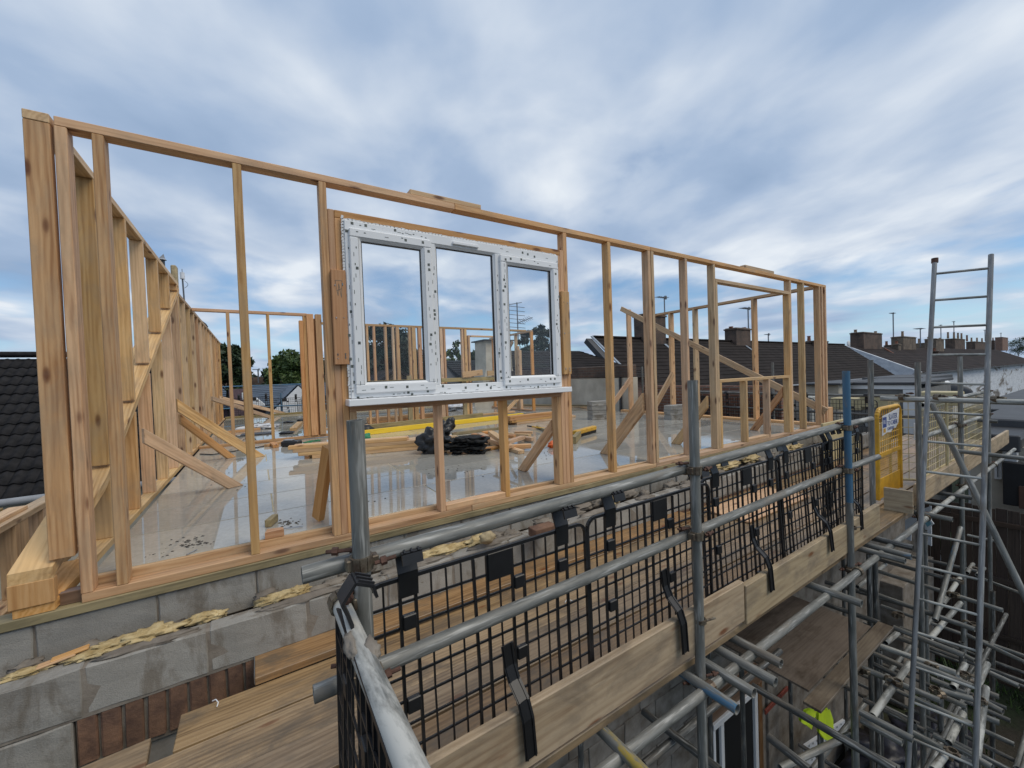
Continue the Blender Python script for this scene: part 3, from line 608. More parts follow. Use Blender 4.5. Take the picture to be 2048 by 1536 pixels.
# far partitions seen through the window
fp = thing('timber_stud_wall', 'far pine partition with a door opening, seen through the white window', 'stud wall', (4, 6.3, 0.03))
ZF = 0.035
fbx(fp, 'sole_plate', 0.85, 5.9, 6.26, 6.345, ZF, ZF + 0.045, W_RED, 'x'); fbx(fp, 'top_plate', 0.85, 6.35, 6.26, 6.345, 2.245, 2.29, W_RED, 'x')
for px, wd, zt in ((662, .045, 0), (678, .045, 0), (738, .045, 0), (752, .045, 0), (775, .05, 0), (790, .045, 0), (799, .07, 0), (823, .05, 0), (831, .09, 0), (843, .08, 0), (877, .08, 0), (885, .09, 0), (892, .05, 0), (928, .05, 0), (934, .07, 0), (941, .05, 2.1), (998, .06, 2.1), (1006, .05, 0)):
    x = PY(px, 750, 6.26).x; fbx(fp, 'stud', x - wd / 2, x + wd / 2, 6.26, 6.345, ZF + .0455, (zt or 2.2445) - .0005, random.choice((W_PINE, W_RED)))
x0, x1 = PY(945, 750, 6.26).x, PY(996, 750, 6.26).x
fbx(fp, 'lintel', x0, x1, 6.262, 6.343, 2.06, 2.1, W_PINE, 'x')
f2 = thing('timber_stud_wall', 'short far partition at right angles ending beside the rendered chimney', 'stud wall', (6.53, 7.2, 0.02))
def f2b(name, y0, y1, z0, z1, m=W_PINE, axis='z'): return box(name, 6.49, 6.575, y0, y1, z0, z1, m, f2, 0.003, axis)
f2b('top_plate', 6.25, 8.6, 2.245, 2.29, W_PINE, 'y'); f2b('sole_plate', 6.25, 8.6, 0.02, 0.06, W_RED, 'y')
for yy in (6.25, 6.95, 7.05, 7.75, 8.4): f2b('stud', yy, yy + .05, .0605, 2.2445 if yy != 6.95 else 1.9, random.choice((W_PINE, W_RED)))
f2b('stud', 6.86, 6.93, .0605, 1.78, W_PINE)
beam('diagonal_brace', (6.47, 7.15, 2.05), (6.47, 9.2, 0.35), 0.045, 0.09, W_PINE, f2)
beam('raking_prop', (6.45, 6.3, 0.75), (5.6, 6.3, 0.07), 0.045, 0.09, W_PINE, f2); beam('raking_prop', (6.6, 6.2, 0.75), (7.4, 5.7, 0.07), 0.045, 0.09, W_RED, f2)
# treated guard rail in front of the far partition
gr = thing('timber_railing', 'low treated timber rail on posts in front of the far partition', 'guard rail', (3.6, 5.9, 0.05))
a = PY(727, 761, 5.9); b = PY(1000, 755, 5.9)
beam('rail', (a.x, 5.9, 0.99), (b.x, 5.9, 0.99), 0.045, 0.09, W_TREAT, gr)
for px in (701, 820, 930, 1030 - 27): x = PY(px, 800, 5.95).x; box('post', x - .045, x + .045, 5.925, 6.0, 0.03, 1.12 if px > 700 else 0.9, W_TREAT, gr, .003, 'z')
beam('short_rail', (PY(925, 752, 5.86).x, 5.86, 1.10), (PY(965, 752, 5.86).x, 5.86, 1.15), 0.04, 0.14, W_RED, gr); beam('short_rail', (PY(975, 752, 5.86).x, 5.86, 1.12), (PY(1003, 752, 5.86).x, 5.86, 1.12), 0.04, 0.13, W_PINE, gr)
a = PF(728, 866); b = PF(965, 838)
o = beam('treated_beam', (a.x, a.y, FZ(a.x) + .075), (b.x, b.y, FZ(b.x) + .075), 0.07, 0.148, W_TREAT); tag(o, 'deep treated timber beam lying on the wet floor behind the yellow timber', 'timber')
# ================================================================== BLOCK WALL under the stud wall
bw = thing('block_wall', 'rough grey concrete block cavity wall with yellow foam in its open cavity', 'block wall', (3, -0.1, -5.25))
rb = random.Random(11)
MBLK = []
for i in range(6):                                        # a few worn block shapes
    bm = bmesh.new(); bmesh.ops.create_cube(bm, size=1.0)
    for v in bm.verts: v.co = Vector((v.co.x * 0.44, v.co.y * 0.1, v.co.z * 0.215))
    bmesh.ops.bevel(bm, geom=bm.edges[:], offset=0.006, segments=1, affect='EDGES')
    bmesh.ops.subdivide_edges(bm, edges=[e for e in bm.edges if e.calc_length() > 0.15], cuts=3, use_grid_fill=True)
    for v in bm.verts:
        n = noise.noise_vector(v.co * 9 + Vector((i * 7, 0, 0))); v.co += n * 0.0065
    me = bpy.data.meshes.new('block'); bm.to_mesh(me); bm.free(); me.materials.append(M_BLOCK); MBLK.append(me)
def block(x0, y0, z0, wd=0.44, ht=0.215, dp=0.1, name='block', par=None):
    Mw = Matrix.Translation((x0 + wd / 2, y0 + dp / 2, z0 + ht / 2)) @ Matrix.Rotation(rb.uniform(-.006, .006), 4, 'Z') @ Matrix.Rotation(rb.uniform(-.006, .006), 4, 'Y') @ Matrix.Diagonal((wd / .44, dp / .1, ht / .215, 1))
    return link(bpy.data.objects.new(name, rb.choice(MBLK)), par or bw, Mw)
YI, YO = 0.005, -0.30                                     # faces of the inner and the outer leaf
z = -0.288
for c in range(1):
    x = -1.39
    while x < 8.4: block(x, YI + rb.uniform(-.006, .006), z); x += 0.45
# lower courses of the inner leaf are hidden; one mortar core closes the cavity below
zz = -0.412; ZOT = zz + 0.215
x = -1.62 + .02
while x < 9.2:
    block(x, YO, zz); x += 0.45
for zc_, off in ((-0.655, -1.19),): block(-1.19, YO, zc_, .445, .228)
# mortar (recessed 8 mm) between and behind the blocks, hidden courses below
mb = MB(); mb.box(-1.95, 8.42, YI + 0.010, YI + 0.088, -0.292, -0.0665); mb.box(-1.95, 9.2, YO + 0.003, YO + 0.092, -0.424, ZOT - 0.004); mb.box(-1.95, 9.2, YO + 0.093, YI + 0.075, -0.66, -0.30)
mb.build('mortar_core', M_MORT, bw)
for i in range(14): # mortar smears along the top of the outer leaf
    x = -1.1 + i * 0.62 + rb.uniform(-.1, .1); blob('mortar_smear', (x, YO + 0.05, ZOT + .002), (rb.uniform(.12, .3), 0.045, 0.012), M_MORT, bw, i, 3, 0.5, 2.2)
for i in range(44):
    x = -1.05 + i * 0.21 + rb.uniform(-.1, .1); blob('mortar_lump', (x, -0.10 + rb.uniform(-.06, .06), ZOT - rb.uniform(0.0, .05)), (rb.uniform(.05, .13), rb.uniform(.03, .07), rb.uniform(.015, .045)), M_MORT, bw, 30 + i, 3, 0.7, 2.4)
# brick-on-end course under the blocks
bsh = []
for i in range(4):
    V, F = boxVF(0.066, 0.10, 0.215, 0.006); me = bpy.data.meshes.new('brick'); me.from_pydata([(a + rb.uniform(-.002, .002), b + rb.uniform(-.002, .002), c_ + rb.uniform(-.002, .002)) for a, b, c_ in V], [], F); me.materials.append(M_BRICK); bsh.append(me)
x = -0.735
while x < 7.5: link(bpy.data.objects.new('brick', rb.choice(bsh)), bw, Matrix.Translation((x + .033, YO + .055, -0.53)) @ Matrix.Rotation(rb.uniform(-.03, .03), 4, 'Y')); x += 0.077 + rb.uniform(-.003, .003)
MB().box(-0.74, 7.5, YO + 0.022, YO + 0.10, -0.66, -0.425).build('brick_mortar', M_MORT, bw)
# yellow insulation foam bulging from the cavity
for i, (px, py, sx, sy, sz) in enumerate(((300, 1265, .11, .055, .035), (225, 1285, .09, .045, .022), (180, 1303, .08, .04, .015), (400, 1232, .07, .035, .022), (430, 1225, .05, .03, .02), (555, 1192, .09, .04, .03), (590, 1180, .07, .035, .03), (45, 1345, .07, .03, .012), (880, 1100, .20, .05, .03), (960, 1078, .10, .06, .045), (1420, 925, .30, .07, .04), (1480, 912, .2, .06, .04), (1220, 1000, .08, .06, .04), (1560, 890, .25, .06, .04))):
    p = PZ(px, py, -0.175); blob('insulation_foam', (p.x, min(-.05, max(-.2, p.y)), -0.19), (sx, sy, sz), M_FOAM, bw, 60 + i, 4, 0.65, 2.6)
o = blob('limestone_lump', PZ(975, 1075, -.12), (.06, .045, .04), M_RUBBLE, None, 5, 3, .4, 1.6); tag(o, 'pale lump of stone lying in the wall cavity above the near mesh panel', 'rubble')
p = PZ(1085, 1050, -.10); o = box('loose_brick', p.x - .10, p.x + .10, p.y - .05, p.y + .05, -.17, -.105, M_BRICK, None, .004); tag(o, 'loose red brick lying on the block wall behind the near mesh panel', 'brick')
p = PZ(140, 1318, -.19)
for i, (dx, dy, dz, an) in enumerate(((0, 0, 0.012, .25), (-.04, -.012, 0.004, .32))):
    o = beam('wood_chip', (p.x - .06 + dx, p.y + dy, -.185 + dz), (p.x + .06 + dx, p.y + .015 + dy, -.175 + dz), .04, .010, W_RED); tag(o, ('upper' if i == 0 else 'lower') + ' of two orange wood chips in the open cavity at the left', 'wood chip', 'wood chips in the cavity')

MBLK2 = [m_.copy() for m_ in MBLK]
for m_ in MBLK2: m_.materials.clear(); m_.materials.append(M_BLOCKD)  # darker copy of the blocks: shade under the deck is put into the colour
# outer wall of the house below, with its window
hw = thing('house_wall', 'lower house wall of grey blockwork and render with a brown lintel and white window', 'house wall', (4, -0.25, -5.25))
HY = -0.245
def hb(name, x0, x1, z0, z1, m, y0=HY, y1=HY + .2, c=.004, axis='x'): return box(name, x0, x1, y0, y1, z0, z1, m, hw, c, axis)
MB().box(-2, 12, HY + .012, HY + .25, -5.25, -0.665).build('backing', M_MORT, hw)
zc_ = -0.89
for r in range(11):
    x = -1.5 + (0.225 if r % 2 else 0)
    while x < 5.0:
        z0 = zc_ - r * 0.225
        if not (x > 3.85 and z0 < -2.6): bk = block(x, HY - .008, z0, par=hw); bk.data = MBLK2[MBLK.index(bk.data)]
        x += 0.45
hb('lintel', 4.12, 5.35, -2.93, -2.68, W_WET, HY - .03, HY + .1)
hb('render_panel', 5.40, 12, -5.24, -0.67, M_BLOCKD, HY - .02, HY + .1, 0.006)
hb('window_jamb', 4.13, 4.17, -4.2, -2.935, M_UPVC, HY - .05, HY + .08); hb('window_jamb', 4.28, 4.34, -4.2, -2.935, M_UPVC, HY - .05, HY + .08); hb('window_jamb', 5.02, 5.09, -4.2, -2.935, M_UPVC, HY - .05, HY + .08); hb('window_head', 4.13, 5.09, -3.0, -2.932, M_UPVC, HY - .055, HY + .08); hb('window_glass', 4.17, 5.02, -4.2, -3.0, M_DARK, HY - .02, HY)
hb('door_post', 5.15, 5.24, -5.2, -2.935, W_WET, HY - .03, HY + .1, .003, 'z')
p, q = PY(1530, 1425, -.29), PY(1575, 1376, -.29); beam('red_oxide_strip', p, q, .02, .06, M_RED, hw)

# ================================================================== SCAFFOLD DECK
ZD = -0.45
dk = thing('scaffold_deck', 'working platform of worn timber scaffold boards beside the block wall', 'scaffold deck', (2, -1, ZD - .04))
BM = []
def board(x0, x1, y0, z1=ZD, ang=0.0, wd=0.222, band=True, name='board'):
    Mw = Matrix.Translation(((x0 + x1) / 2, y0 + wd / 2, z1 - .019)) @ Matrix.Rotation(ang, 4, 'Z')
    k = (round(x1 - x0, 2), wd)
    o = link(bpy.data.objects.new(name, bmesh_box(x1 - x0, wd, .038, .003, W_BOARD)), dk, Mw)
    return o
ys = [-0.476, -0.703, -0.931, -1.158, -1.385, -1.60]
rb2 = random.Random(5)
for i, (y0, xs) in enumerate(zip(ys, ((.06, 3.4, 7.3), (-0.35, 3.47, 7.4), (-0.43, 3.3, 7.2), (-0.6, 3.4, 7.3), (-0.5, 3.5, 7.4), (-0.45, 3.42, 7.3)))):
    for a, b in zip(xs, list(xs[1:]) + [11.2]): board(a, b - .006, y0 + (.0 if i else .01) + rb2.uniform(-.002, .002), ZD - rb2.uniform(0, .004), rb2.uniform(-.0012, .0012), .178 if i == 0 else .218 if i < 5 else .20)
board(-1.6, -0.43, -0.825, ZD - .002, 0.07); board(-1.6, -0.47, -1.06, ZD - .004, .05)
board(-0.065, 3.6, -0.47, ZD + .040, 0.010, .21); board(-.02, 2.4, -0.70, ZD + .0395 - .0388, 0) if False else None
mb = MB(); mb.box(-.0675, -.0635, -.475, -.262, ZD + .0, ZD + .0425); mb.box(-.067, .075, -.4755, -.4715, ZD + .012, ZD + .030); mb.build('end_band', M_NAIL, dk)
# loose ply sheets and dark stuff on the deck further along
p = PZ(1440, 1010, ZD); o = box('timber_sheet', 3.9, 5.2, -0.85, -0.40, ZD + .003, ZD + .02, W_PINE); tag(o, 'pale timber sheet lying on the scaffold deck behind the mesh panels', 'sheet')
mb = MB(); rp = random.Random(2); pts = [PZ(425, 1407, ZD) + Vector((0, 0, .012)), PZ(432, 1407, ZD) + Vector((0, 0, .02)), PZ(437, 1411, ZD) + Vector((0, 0, .015)), PZ(434, 1416, ZD) + Vector((0, 0, .006))]
mb.path(pts, .0022); o = mb.build('string_curl', M_WHITE); tag(o, 'short curl of white cord on the left scaffold boards', 'cord')
mb = MB(); p = PZ(1130, 1205, ZD + .005); mb.path([p, p + Vector((.03, .01, .01)), p + Vector((.05, -.02, 0))], .003); o = mb.build('string_scrap', M_WHITE); tag(o, 'white scrap of cord on the scaffold deck behind the mesh', 'cord')
p = PZ(1120, 1135, ZD); o = blob('blue_scrap', (p.x, p.y, ZD + .012), (.05, .03, .02), M_BLUE, None, 3, 3, .5, 2); tag(o, 'crumpled blue plastic scrap on the scaffold deck by the wall', 'plastic scrap')

# ================================================================== SCAFFOLD (near run)
YS = -1.65; YL = -1.602
sf = thing('scaffold', 'galvanised tube scaffold with guard rails running along the stud wall', 'scaffold', (2.5, YS, -5.25))
ST = [(0.232, 0.93, G), (1.826, 0.985, G), (3.82, 0.985, G), (5.62, 1.03, G), (7.42, 1.08, G), (9.15, 1.09, G)]
for i, (x, zt, m) in enumerate(ST):
    if i == 2:
        tube('standard', (x - .045, YS, zt), (x - .028, YS, -.02), G_BLUE, sf); tube('standard', (x - .028, YS, -.021), (x + .06, YS, -5.2), G_BLUEBIT, sf)
    else: tube('standard', (x, YS, zt), (x + .015, YS, -5.2), m, sf)
for x, zt, yy in ((5.27, 1.07, -1.38),): tube('standard', (x, yy, zt), (x, yy, -.5), G, sf)
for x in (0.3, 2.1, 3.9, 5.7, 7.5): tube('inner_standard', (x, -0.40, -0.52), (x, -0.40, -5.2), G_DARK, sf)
tube('ledger', (0.085, YL, 0.512), (3.86, YL - .0, 0.565), G, sf); tube('ledger', (3.70, YL + .0, 0.575 - .012), (4.46, YL, 0.556), G_WHITE, sf, .0235)
tube('ledger', (0.10, YL, 0.172), (3.95, YL, 0.225), G, sf); tube('ledger', (3.80, YL + .003, 0.214), (4.62, YL, 0.205), G, sf, .0235)
tube('ledger', (0.2, YS - .048, -.535), (5.6, YS - .048, -.54), G, sf); tube('ledger', (5.5, YS - .048, -.535), (11, YS - .048, -.54), G_WHITE, sf, .0236)
tube('ledger', (0.3, -0.352, -.535), (8.0, -0.352, -.54), G_DARK, sf)
tube('ledger', (6.05, YL, .225), (8.85, YL, .19), G_WHITE, sf); tube('ledger', (6.0, YL, .57), (9.4, YL, .54), G_WHITE, sf)
tube('end_rail', (0.178, -1.585, .405), (0.182, -2.7, .45), G_PALE, sf)
blob('mortar_splash', (.196, -1.90, .432), (.018, .035, .012), M_MORT, sf, 3, 3, .5, 2.0); blob('mortar_splash', (.160, -1.86, .428), (.014, .05, .014), M_MORT, sf, 5, 3, .5, 2.0)
# couplers
def coupler(p, big=True, rot=0.0, parent=None):
    par = parent or sf; Mw = Matrix.Translation(Vector(p)) @ Matrix.Rotation(rot, 4, 'Z')
    mb = MB()
    for k in range(10):                                   # collar round the upright
        a0, a1 = 2 * math.pi * k / 10, 2 * math.pi * (k + 1) / 10; r = .029
        mb.bar((r * math.cos(a0), r * math.sin(a0), 0), (r * math.cos(a1), r * math.sin(a1), 0), .008, .040, (0, 0, 1))
    for k in range(10):                                   # collar round the horizontal behind it
        a0, a1 = 2 * math.pi * k / 10, 2 * math.pi * (k + 1) / 10; r = .029
        mb.bar((0, .049 + r * math.cos(a0), r * math.sin(a0)), (0, .049 + r * math.cos(a1), r * math.sin(a1)), .036, .007, (0, math.cos((a0 + a1) / 2), math.sin((a0 + a1) / 2)))
    mb.box(-.042, -.026, -.012, .02, -.016, .016, .003); mb.box(.026, .046, -.014, .02, -.014, .014, .003)
    c = mb.build('coupler', M_COUP, par, Mw)
    if big:
        for q in ((((.030, -.03, 0), (.088, -.035, .006), .0062, 8), ((.046, -.031, .001), (.062, -.032, .003), .0125, 6)), (((-.02, .02, .034), (-.085, .045, .036), .006, 8), ((-.055, .033, .035), (-.070, .039, .036), .0115, 6))):
            m2 = MB(); m2.rod(*q[0]); m2.rod(*q[1]); m2.build('bolt', M_RUST, c, Mw)
    return c
for i, (x, zt, m) in enumerate(ST):
    for zz, yo in ((0.523 if i < 3 else .56, 0), (0.195 if i < 3 else .215, 0), (-.537, 0)):
        if i >= 3 and zz > 0 and i == 3: continue
        rot = math.pi if zz < -.3 else 0.0
        coupler((x - (.035 if i == 2 else 0), YS, zz + (.03 * (x / 3.8) if i < 3 and zz > 0 else 0)), True, rot)
coupler((0.225, -1.622, .415), True, R_(90))
for i in (1, 2):
    x = ST[i][0]; mb = MB()                               # toe-board clip
    for k in range(10):
        a0, a1 = 2 * math.pi * k / 10, 2 * math.pi * (k + 1) / 10; mb.bar((.0285 * math.cos(a0), .0285 * math.sin(a0), 0), (.0285 * math.cos(a1), .0285 * math.sin(a1), 0), .006, .020)
    mb.box(-.10, -.02, .012, .05, .0, .022, .004); mb.rod((.02, -.02, 0), (.085, -.028, -.006), .0062, 8)
    mb.build('toe_board_clip', M_COUP, sf, Matrix.Translation((x + .01, YS, -0.225)))
# transoms under the deck, sticking out past the outer ledger
for (pa, pb, m) in (((1452, 1264), (1562, 1323), G), ((1424, 1286), (1551, 1360), G_WHITE), ((1414, 1323), (1508, 1381), G), ((1366, 1338), (1474, 1414), G_BLUEBIT), ((1193, 1457), (1300, 1545), G_YEL), ((1618, 1164), (1723, 1204), G),
                    ((1714, 1087), (1809, 1121), G), ((1714, 1080), (1822, 1111), G_BLUEBIT), ((1739, 1074), (1827, 1092), G_DARK), ((1869, 982), (1944, 994), G_DARK), ((1846, 1024), (1905, 1037), G)):
    a, b = PZ(*pa, -.50), PZ(*pb, -.50); x = (a.x + b.x) / 2
    tube('transom', (x + (a.x - b.x) * .1, -0.36, -.4885 - .0245), (b.x * .5 + x * .5, b.y, -.4885 - .0245), m, sf)
# diagonal sway braces and outriggers at the right
p, q = PY(1866, 812, -1.75), PY(2005, 1100, -2.2); d = (q - p); tube('sway_brace', p - d * .02, q + d * 1.2, G, sf)
p, q = PY(1921, 1055, -1.72), PY(1870, 1240, -1.72); tube('sway_brace', p, q, G_BLUEBIT, sf)
x = 5.30; tube('outrigger', (5.28, -1.45, .72 - .04), (5.50, -3.6, .72 - .07), G_WHITE, sf); tube('outrigger', (6.9, -1.7, -.03), (7.0, -3.9, -.10), G, sf)
coupler((5.32, -1.62, .70), True, R_(80)); coupler((5.36, -1.86, .70), False, R_(70)); coupler((5.40, -2.2, .69), False, R_(70))

# toe boards
def toe(x0, x1, z1, lab, tilt=0.0, y=-1.622):
    o = beam('toe_board', (x0, y, z1 - .1125), (x1, y, z1 - .1125 + tilt), .036, .225, W_TOE, None, (0, 0, 1), .004); tag(o, lab, 'toe board', 'toe boards along the scaffold edge')
toe(0.25, 2.28, -0.172, 'long weathered toe board at the foot of the two nearest mesh panels'); toe(2.30, 4.50, -0.205, 'weathered toe board further along, ending before the yellow gate', .02, -1.622)
toe(5.62, 11.0, -0.215, 'grey toe board beyond the ladder, below the cream mesh')
o = beam('toe_board', (5.34, -1.45, -.34), (5.36, -1.66, -.34), .036, .225, W_TOE); tag(o, 'short stub of toe board set crossways beside the ladder opening', 'toe board', 'toe boards along the scaffold edge')

# ================================================================== BRICK GUARDS
def guard(name, label, O, U, wd=0.90, ht=0.80, hooks=True, strap=True, seed=0, mat=None, lean=0.0):
    """black plastic mesh panel; O bottom left, U direction along; local x along, y back, z up"""
    rg = random.Random(seed); U = Vector(U).normalized(); Z = Vector((0, 0, 1)); Yv = Z.cross(U)
    Mw = Matrix(((U.x, Yv.x, Z.x, O[0]), (U.y, Yv.y, Z.y, O[1]), (U.z, Yv.z, Z.z, O[2]), (0, 0, 0, 1))) @ Matrix.Rotation(lean, 4, 'X')
    m = mat or M_BLK
    root = bpy.data.objects.new(name, None); link(root, None, Mw); tag(root, label, 'mesh guard', 'black mesh guards hung on the scaffold')
    t = .009
    mb = MB(); r = .045                                    # outer frame with rounded corners
    def arc(cx, cz, a0): return [(cx + r * math.cos(a0 + k * math.pi / 8), 0, cz + r * math.sin(a0 + k * math.pi / 8)) for k in range(5)]
    pts = arc(wd - r, ht - r, 0) + arc(r, ht - r, math.pi / 2) + arc(r, r, math.pi) + arc(wd - r, r, 1.5 * math.pi); pts.append(pts[0])
    for a, b in zip(pts, pts[1:]): mb.bar(a, b, .012, .013, (0, 1, 0) if False else (.01, 1, 0))
    mb.build('frame', m, root, Mw)
    mb = MB(); cells = 17; thick = {2, 3, 7, 8, 10, 11, 14, 15}; s = wd / cells
    for k in range(1, cells):
        th = .0098 if k in thick else .0056; bx = rg.uniform(-.003, .003); by = rg.uniform(-.004, .006); mb.bar((k * s, 0, .01), (k * s + bx, by, ht * .5), th, th, (0, 1, 0)); mb.bar((k * s + bx, by, ht * .5), (k * s + rg.uniform(-.003, .003), 0, ht - .01), th, th, (0, 1, 0))
    nz = 10
    for k in range(1, nz): z = ht * k / nz; mb.bar((0, .002, z), (wd, .002, z + rg.uniform(-.004, .004)), .0055, .0076)
    tag(mb.build('grid', m, root, Mw), kind='stuff')
    for zz in (ht * .14, ht * .48, ht * .82):
        for k in (2.5, 10.5, 14.5) if zz > ht * .7 else (2.5, 10.5): MB().box(k * s - s * .42, k * s + s * .42, -.012, .008, zz - .024, zz + .024, .003).build('clip_block', m, root, Mw)
    MB().box(8 * s, 10 * s, -.010, -.002, ht - .105, ht - .005, .002).build('name_plate', m, root, Mw)
    if hooks:
        for k in (2.5, 14.5):
            x = k * s; mb = MB(); w2 = .052                # hook over the ledger
            prof = [(-.006, ht - .06), (-.010, ht + .02), (.012, ht + .075), (-.020, ht + .118), (-.062, ht + .100), (-.070, ht + .070)]
            for a, b in zip(prof, prof[1:]): mb.bar((x, a[0], a[1]), (x, b[0], b[1]), .0075, 2 * w2 * .62, (1, 0, 0))
            for dx in (-.022, 0, .022): mb.bar((x + dx, -.028, ht + .121), (x + dx, -.066, ht + .104), .006, .006)
            mb.build('hook', m, root, Mw)
    if strap:
        x = 9 * s + .012; mb = MB()                        # strap over the toe board
        prof = [(-.006, .44), (-.010, .36), (-.026, .31), (-.074, .262), (-.090, .20), (-.092, .06)]
        for i, (a, b) in enumerate(zip(prof, prof[1:])):
            mb.bar((x + i * .006, a[0], a[1]), (x + (i + 1) * .006, b[0], b[1]), .0035, .052, (1, 0, 0))
            for dx in (-.018, .018): mb.bar((x + i * .006 + dx, a[0] - .004, a[1]), (x + (i + 1) * .006 + dx, b[0] - .004, b[1]), .004, .006, (1, 0, 0))
        mb.build('strap', m, root, Mw)
    return root
gy = -1.572
guard('mesh_guard', 'nearest black mesh guard, between the first two galvanised uprights', (0.262, gy, -0.395), (1, 0, .012), seed=1)
guard('mesh_guard', 'black mesh guard right beside the nearest one, behind the second upright', (1.175, gy, -0.385), (1, 0, .012), seed=2)
guard('mesh_guard', 'black mesh guard just past the second upright, by the step in the toe board', (2.05, gy + .008, -0.375), (1, 0, .010), seed=3, lean=-.03)
guard('mesh_guard', 'black mesh guard short of the blue painted upright', (2.92, gy, -0.365), (1, 0, .012), seed=4, lean=-.05)
guard('mesh_guard', 'overlapping black mesh guard behind the blue painted upright', (3.60, gy + .02, -0.36), (1, 0, .0), .80, seed=5)
guard('mesh_guard', 'black mesh guard seen edge-on on the end rail nearest the camera', (0.142, -2.56, -0.375), (.008, 1, -.02), seed=6, strap=False, lean=0.0)

# ================================================================== YELLOW GATE
GY = -1.36; gx0, gx1, gz0, gz1 = 5.50, 6.25, -.415, .545
gt = thing('safety_gate', 'yellow steel scaffold gate with mesh infill and a torn blue and white sign', 'gate', (gx0, GY, gz0))
mb = MB(); r = .10; pts = [(gx0, GY, gz0)] + [(gx0 + r - r * math.cos(k * math.pi / 10), GY, gz1 - r + r * math.sin(k * math.pi / 10)) for k in range(6)] + [(gx1 - r + r * math.sin(k * math.pi / 10), GY, gz1 - r + r * math.cos(k * math.pi / 10)) for k in range(6)] + [(gx1, GY, gz0)]
mb.path(pts, .021, 10); mb.build('frame', M_YGATE, gt)
box('mid_rail', gx0 + .02, gx1 - .02, GY - .012, GY + .012, .03, .075, M_YGATE, gt); box('kick_plate', gx0 + .02, gx1 - .02, GY - .005, GY + .005, gz0, -.20, M_YGATE, gt, .002)
mb = MB()
for k in range(1, 12): x = gx0 + k * (gx1 - gx0) / 12; mb.rod((x, GY, .07), (x, GY, gz1 - .02), .0045, 6)
for k in range(1, 7): z = .07 + k * .062; mb.rod((gx0, GY, z), (gx1, GY, z + .01), .0045, 6)
mb.build('mesh_infill', M_YGATE, gt)
mb = MB()
for k in range(1, 24): x = gx0 + k * (gx1 - gx0) / 24; mb.rod((x, GY, -.20), (x, GY, .03), .0016, 5)
for k in range(1, 10): z = -.2 + k * .024; mb.rod((gx0, GY, z), (gx1, GY, z), .0014, 5)
mb.build('fine_mesh_infill', M_YGATE, gt)
sgn = mk('sign_panel', [(gx0 + .06, GY - .026, .26), (gx0 + .22, GY - .026, .285), (gx0 + .34, GY - .026, .275), (gx0 + .43, GY - .026, .315), (gx0 + .50, GY - .026, .305), (gx0 + .60, GY - .026, .36), (gx0 + .64, GY - .026, .52), (gx0 + .08, GY - .026, .47)] + [(gx0 + .06, GY - .023, .26), (gx0 + .22, GY - .023, .285), (gx0 + .34, GY - .023, .275), (gx0 + .43, GY - .023, .315), (gx0 + .50, GY - .023, .305), (gx0 + .60, GY - .023, .36), (gx0 + .64, GY - .023, .52), (gx0 + .08, GY - .023, .47)],
         [tuple(range(8)), tuple(range(15, 7, -1))] + [(i, i + 8, (i + 1) % 8 + 8, (i + 1) % 8) for i in range(8)], M_SIGN, gt)
MB().box(gx0 + .085, gx0 + .20, GY - .0275, GY - .0265, .345, .455).build('sign_logo_patch', M_SIGNBLUE, gt)
def text(name, s, loc, size, mat, par, rot=(R_(90), 0, 0)):
    cu = bpy.data.curves.new(name, 'FONT'); cu.body = s; cu.size = size; cu.extrude = .0005; cu.materials.append(mat)
    from mathutils import Euler
    o = bpy.data.objects.new(name, cu); COL.objects.link(o); bpy.context.view_layer.update(); me = bpy.data.meshes.new_from_object(o.evaluated_get(bpy.context.evaluated_depsgraph_get())); bpy.data.objects.remove(o); me.materials.clear(); me.materials.append(mat); o = bpy.data.objects.new(name, me); return link(o, par, Matrix.Translation(Vector(loc)) @ Euler(rot).to_matrix().to_4x4())
text('lettering', 'BIS', (gx0 + .095, GY - .028, .385), .058, M_SIGN, gt)
text('lettering', 'SLATER', (gx0 + .27, GY - .0275, .415), .085, M_SIGNBLUE, gt); text('lettering', 'TO', (gx0 + .225, GY - .0275, .355), .070, M_SIGNBLUE, gt); text('lettering', 'CABER', (gx0 + .345, GY - .0275, .355), .070, M_SIGNBLUE, gt); text('lettering', 'SCAFFOLD', (gx0 + .225, GY - .0275, .305), .045, M_SIGNBLUE, gt)
MB().box(gx0 + .10, gx0 + .17, GY - .0275, GY - .0265, .29, .335).build('sign_orange_patch', M_YGATE, gt)

# cream mesh panels beyond the gate
def creampanel(lab, P0, P1, z0, z1, cols, rows, m=M_CREAM):
    P0, P1 = Vector(P0), Vector(P1); root = thing('cream_mesh_guard', lab, 'mesh guard', ((P0 + P1) / 2).to_tuple()[:2] + (z0,), 'cream mesh panels along the far scaffold')
    mb = MB()
    for a, b in (((*P0.xy, z0), (*P0.xy, z1)), ((*P1.xy, z0), (*P1.xy, z1)), ((*P0.xy, z0), (*P1.xy, z0)), ((*P0.xy, z1), (*P1.xy, z1))): mb.rod(a, b, .014, 8)
    mb.build('frame', m, root); mb = MB()
    for k in range(1, cols): q = P0.lerp(P1, k / cols); mb.rod((q.x, q.y, z0), (q.x, q.y, z1), .004, 5)
    for k in range(1, rows): z = z0 + (z1 - z0) * k / rows; mb.rod((P0.x, P0.y, z), (P1.x, P1.y, z), .004, 5)
    tag(mb.build('mesh_wires', m, root), kind='stuff'); return root
creampanel('cream mesh panel behind the yellow gate with a white notice on it', (6.55, -1.20, 0), (6.9, -1.62, 0), -.40, .56, 6, 9)
o = box('notice', 6.62, 6.80, -1.40, -1.395, .10, .30, M_SIGN); tag(o, 'white notice tied to the cream mesh panel', 'notice')
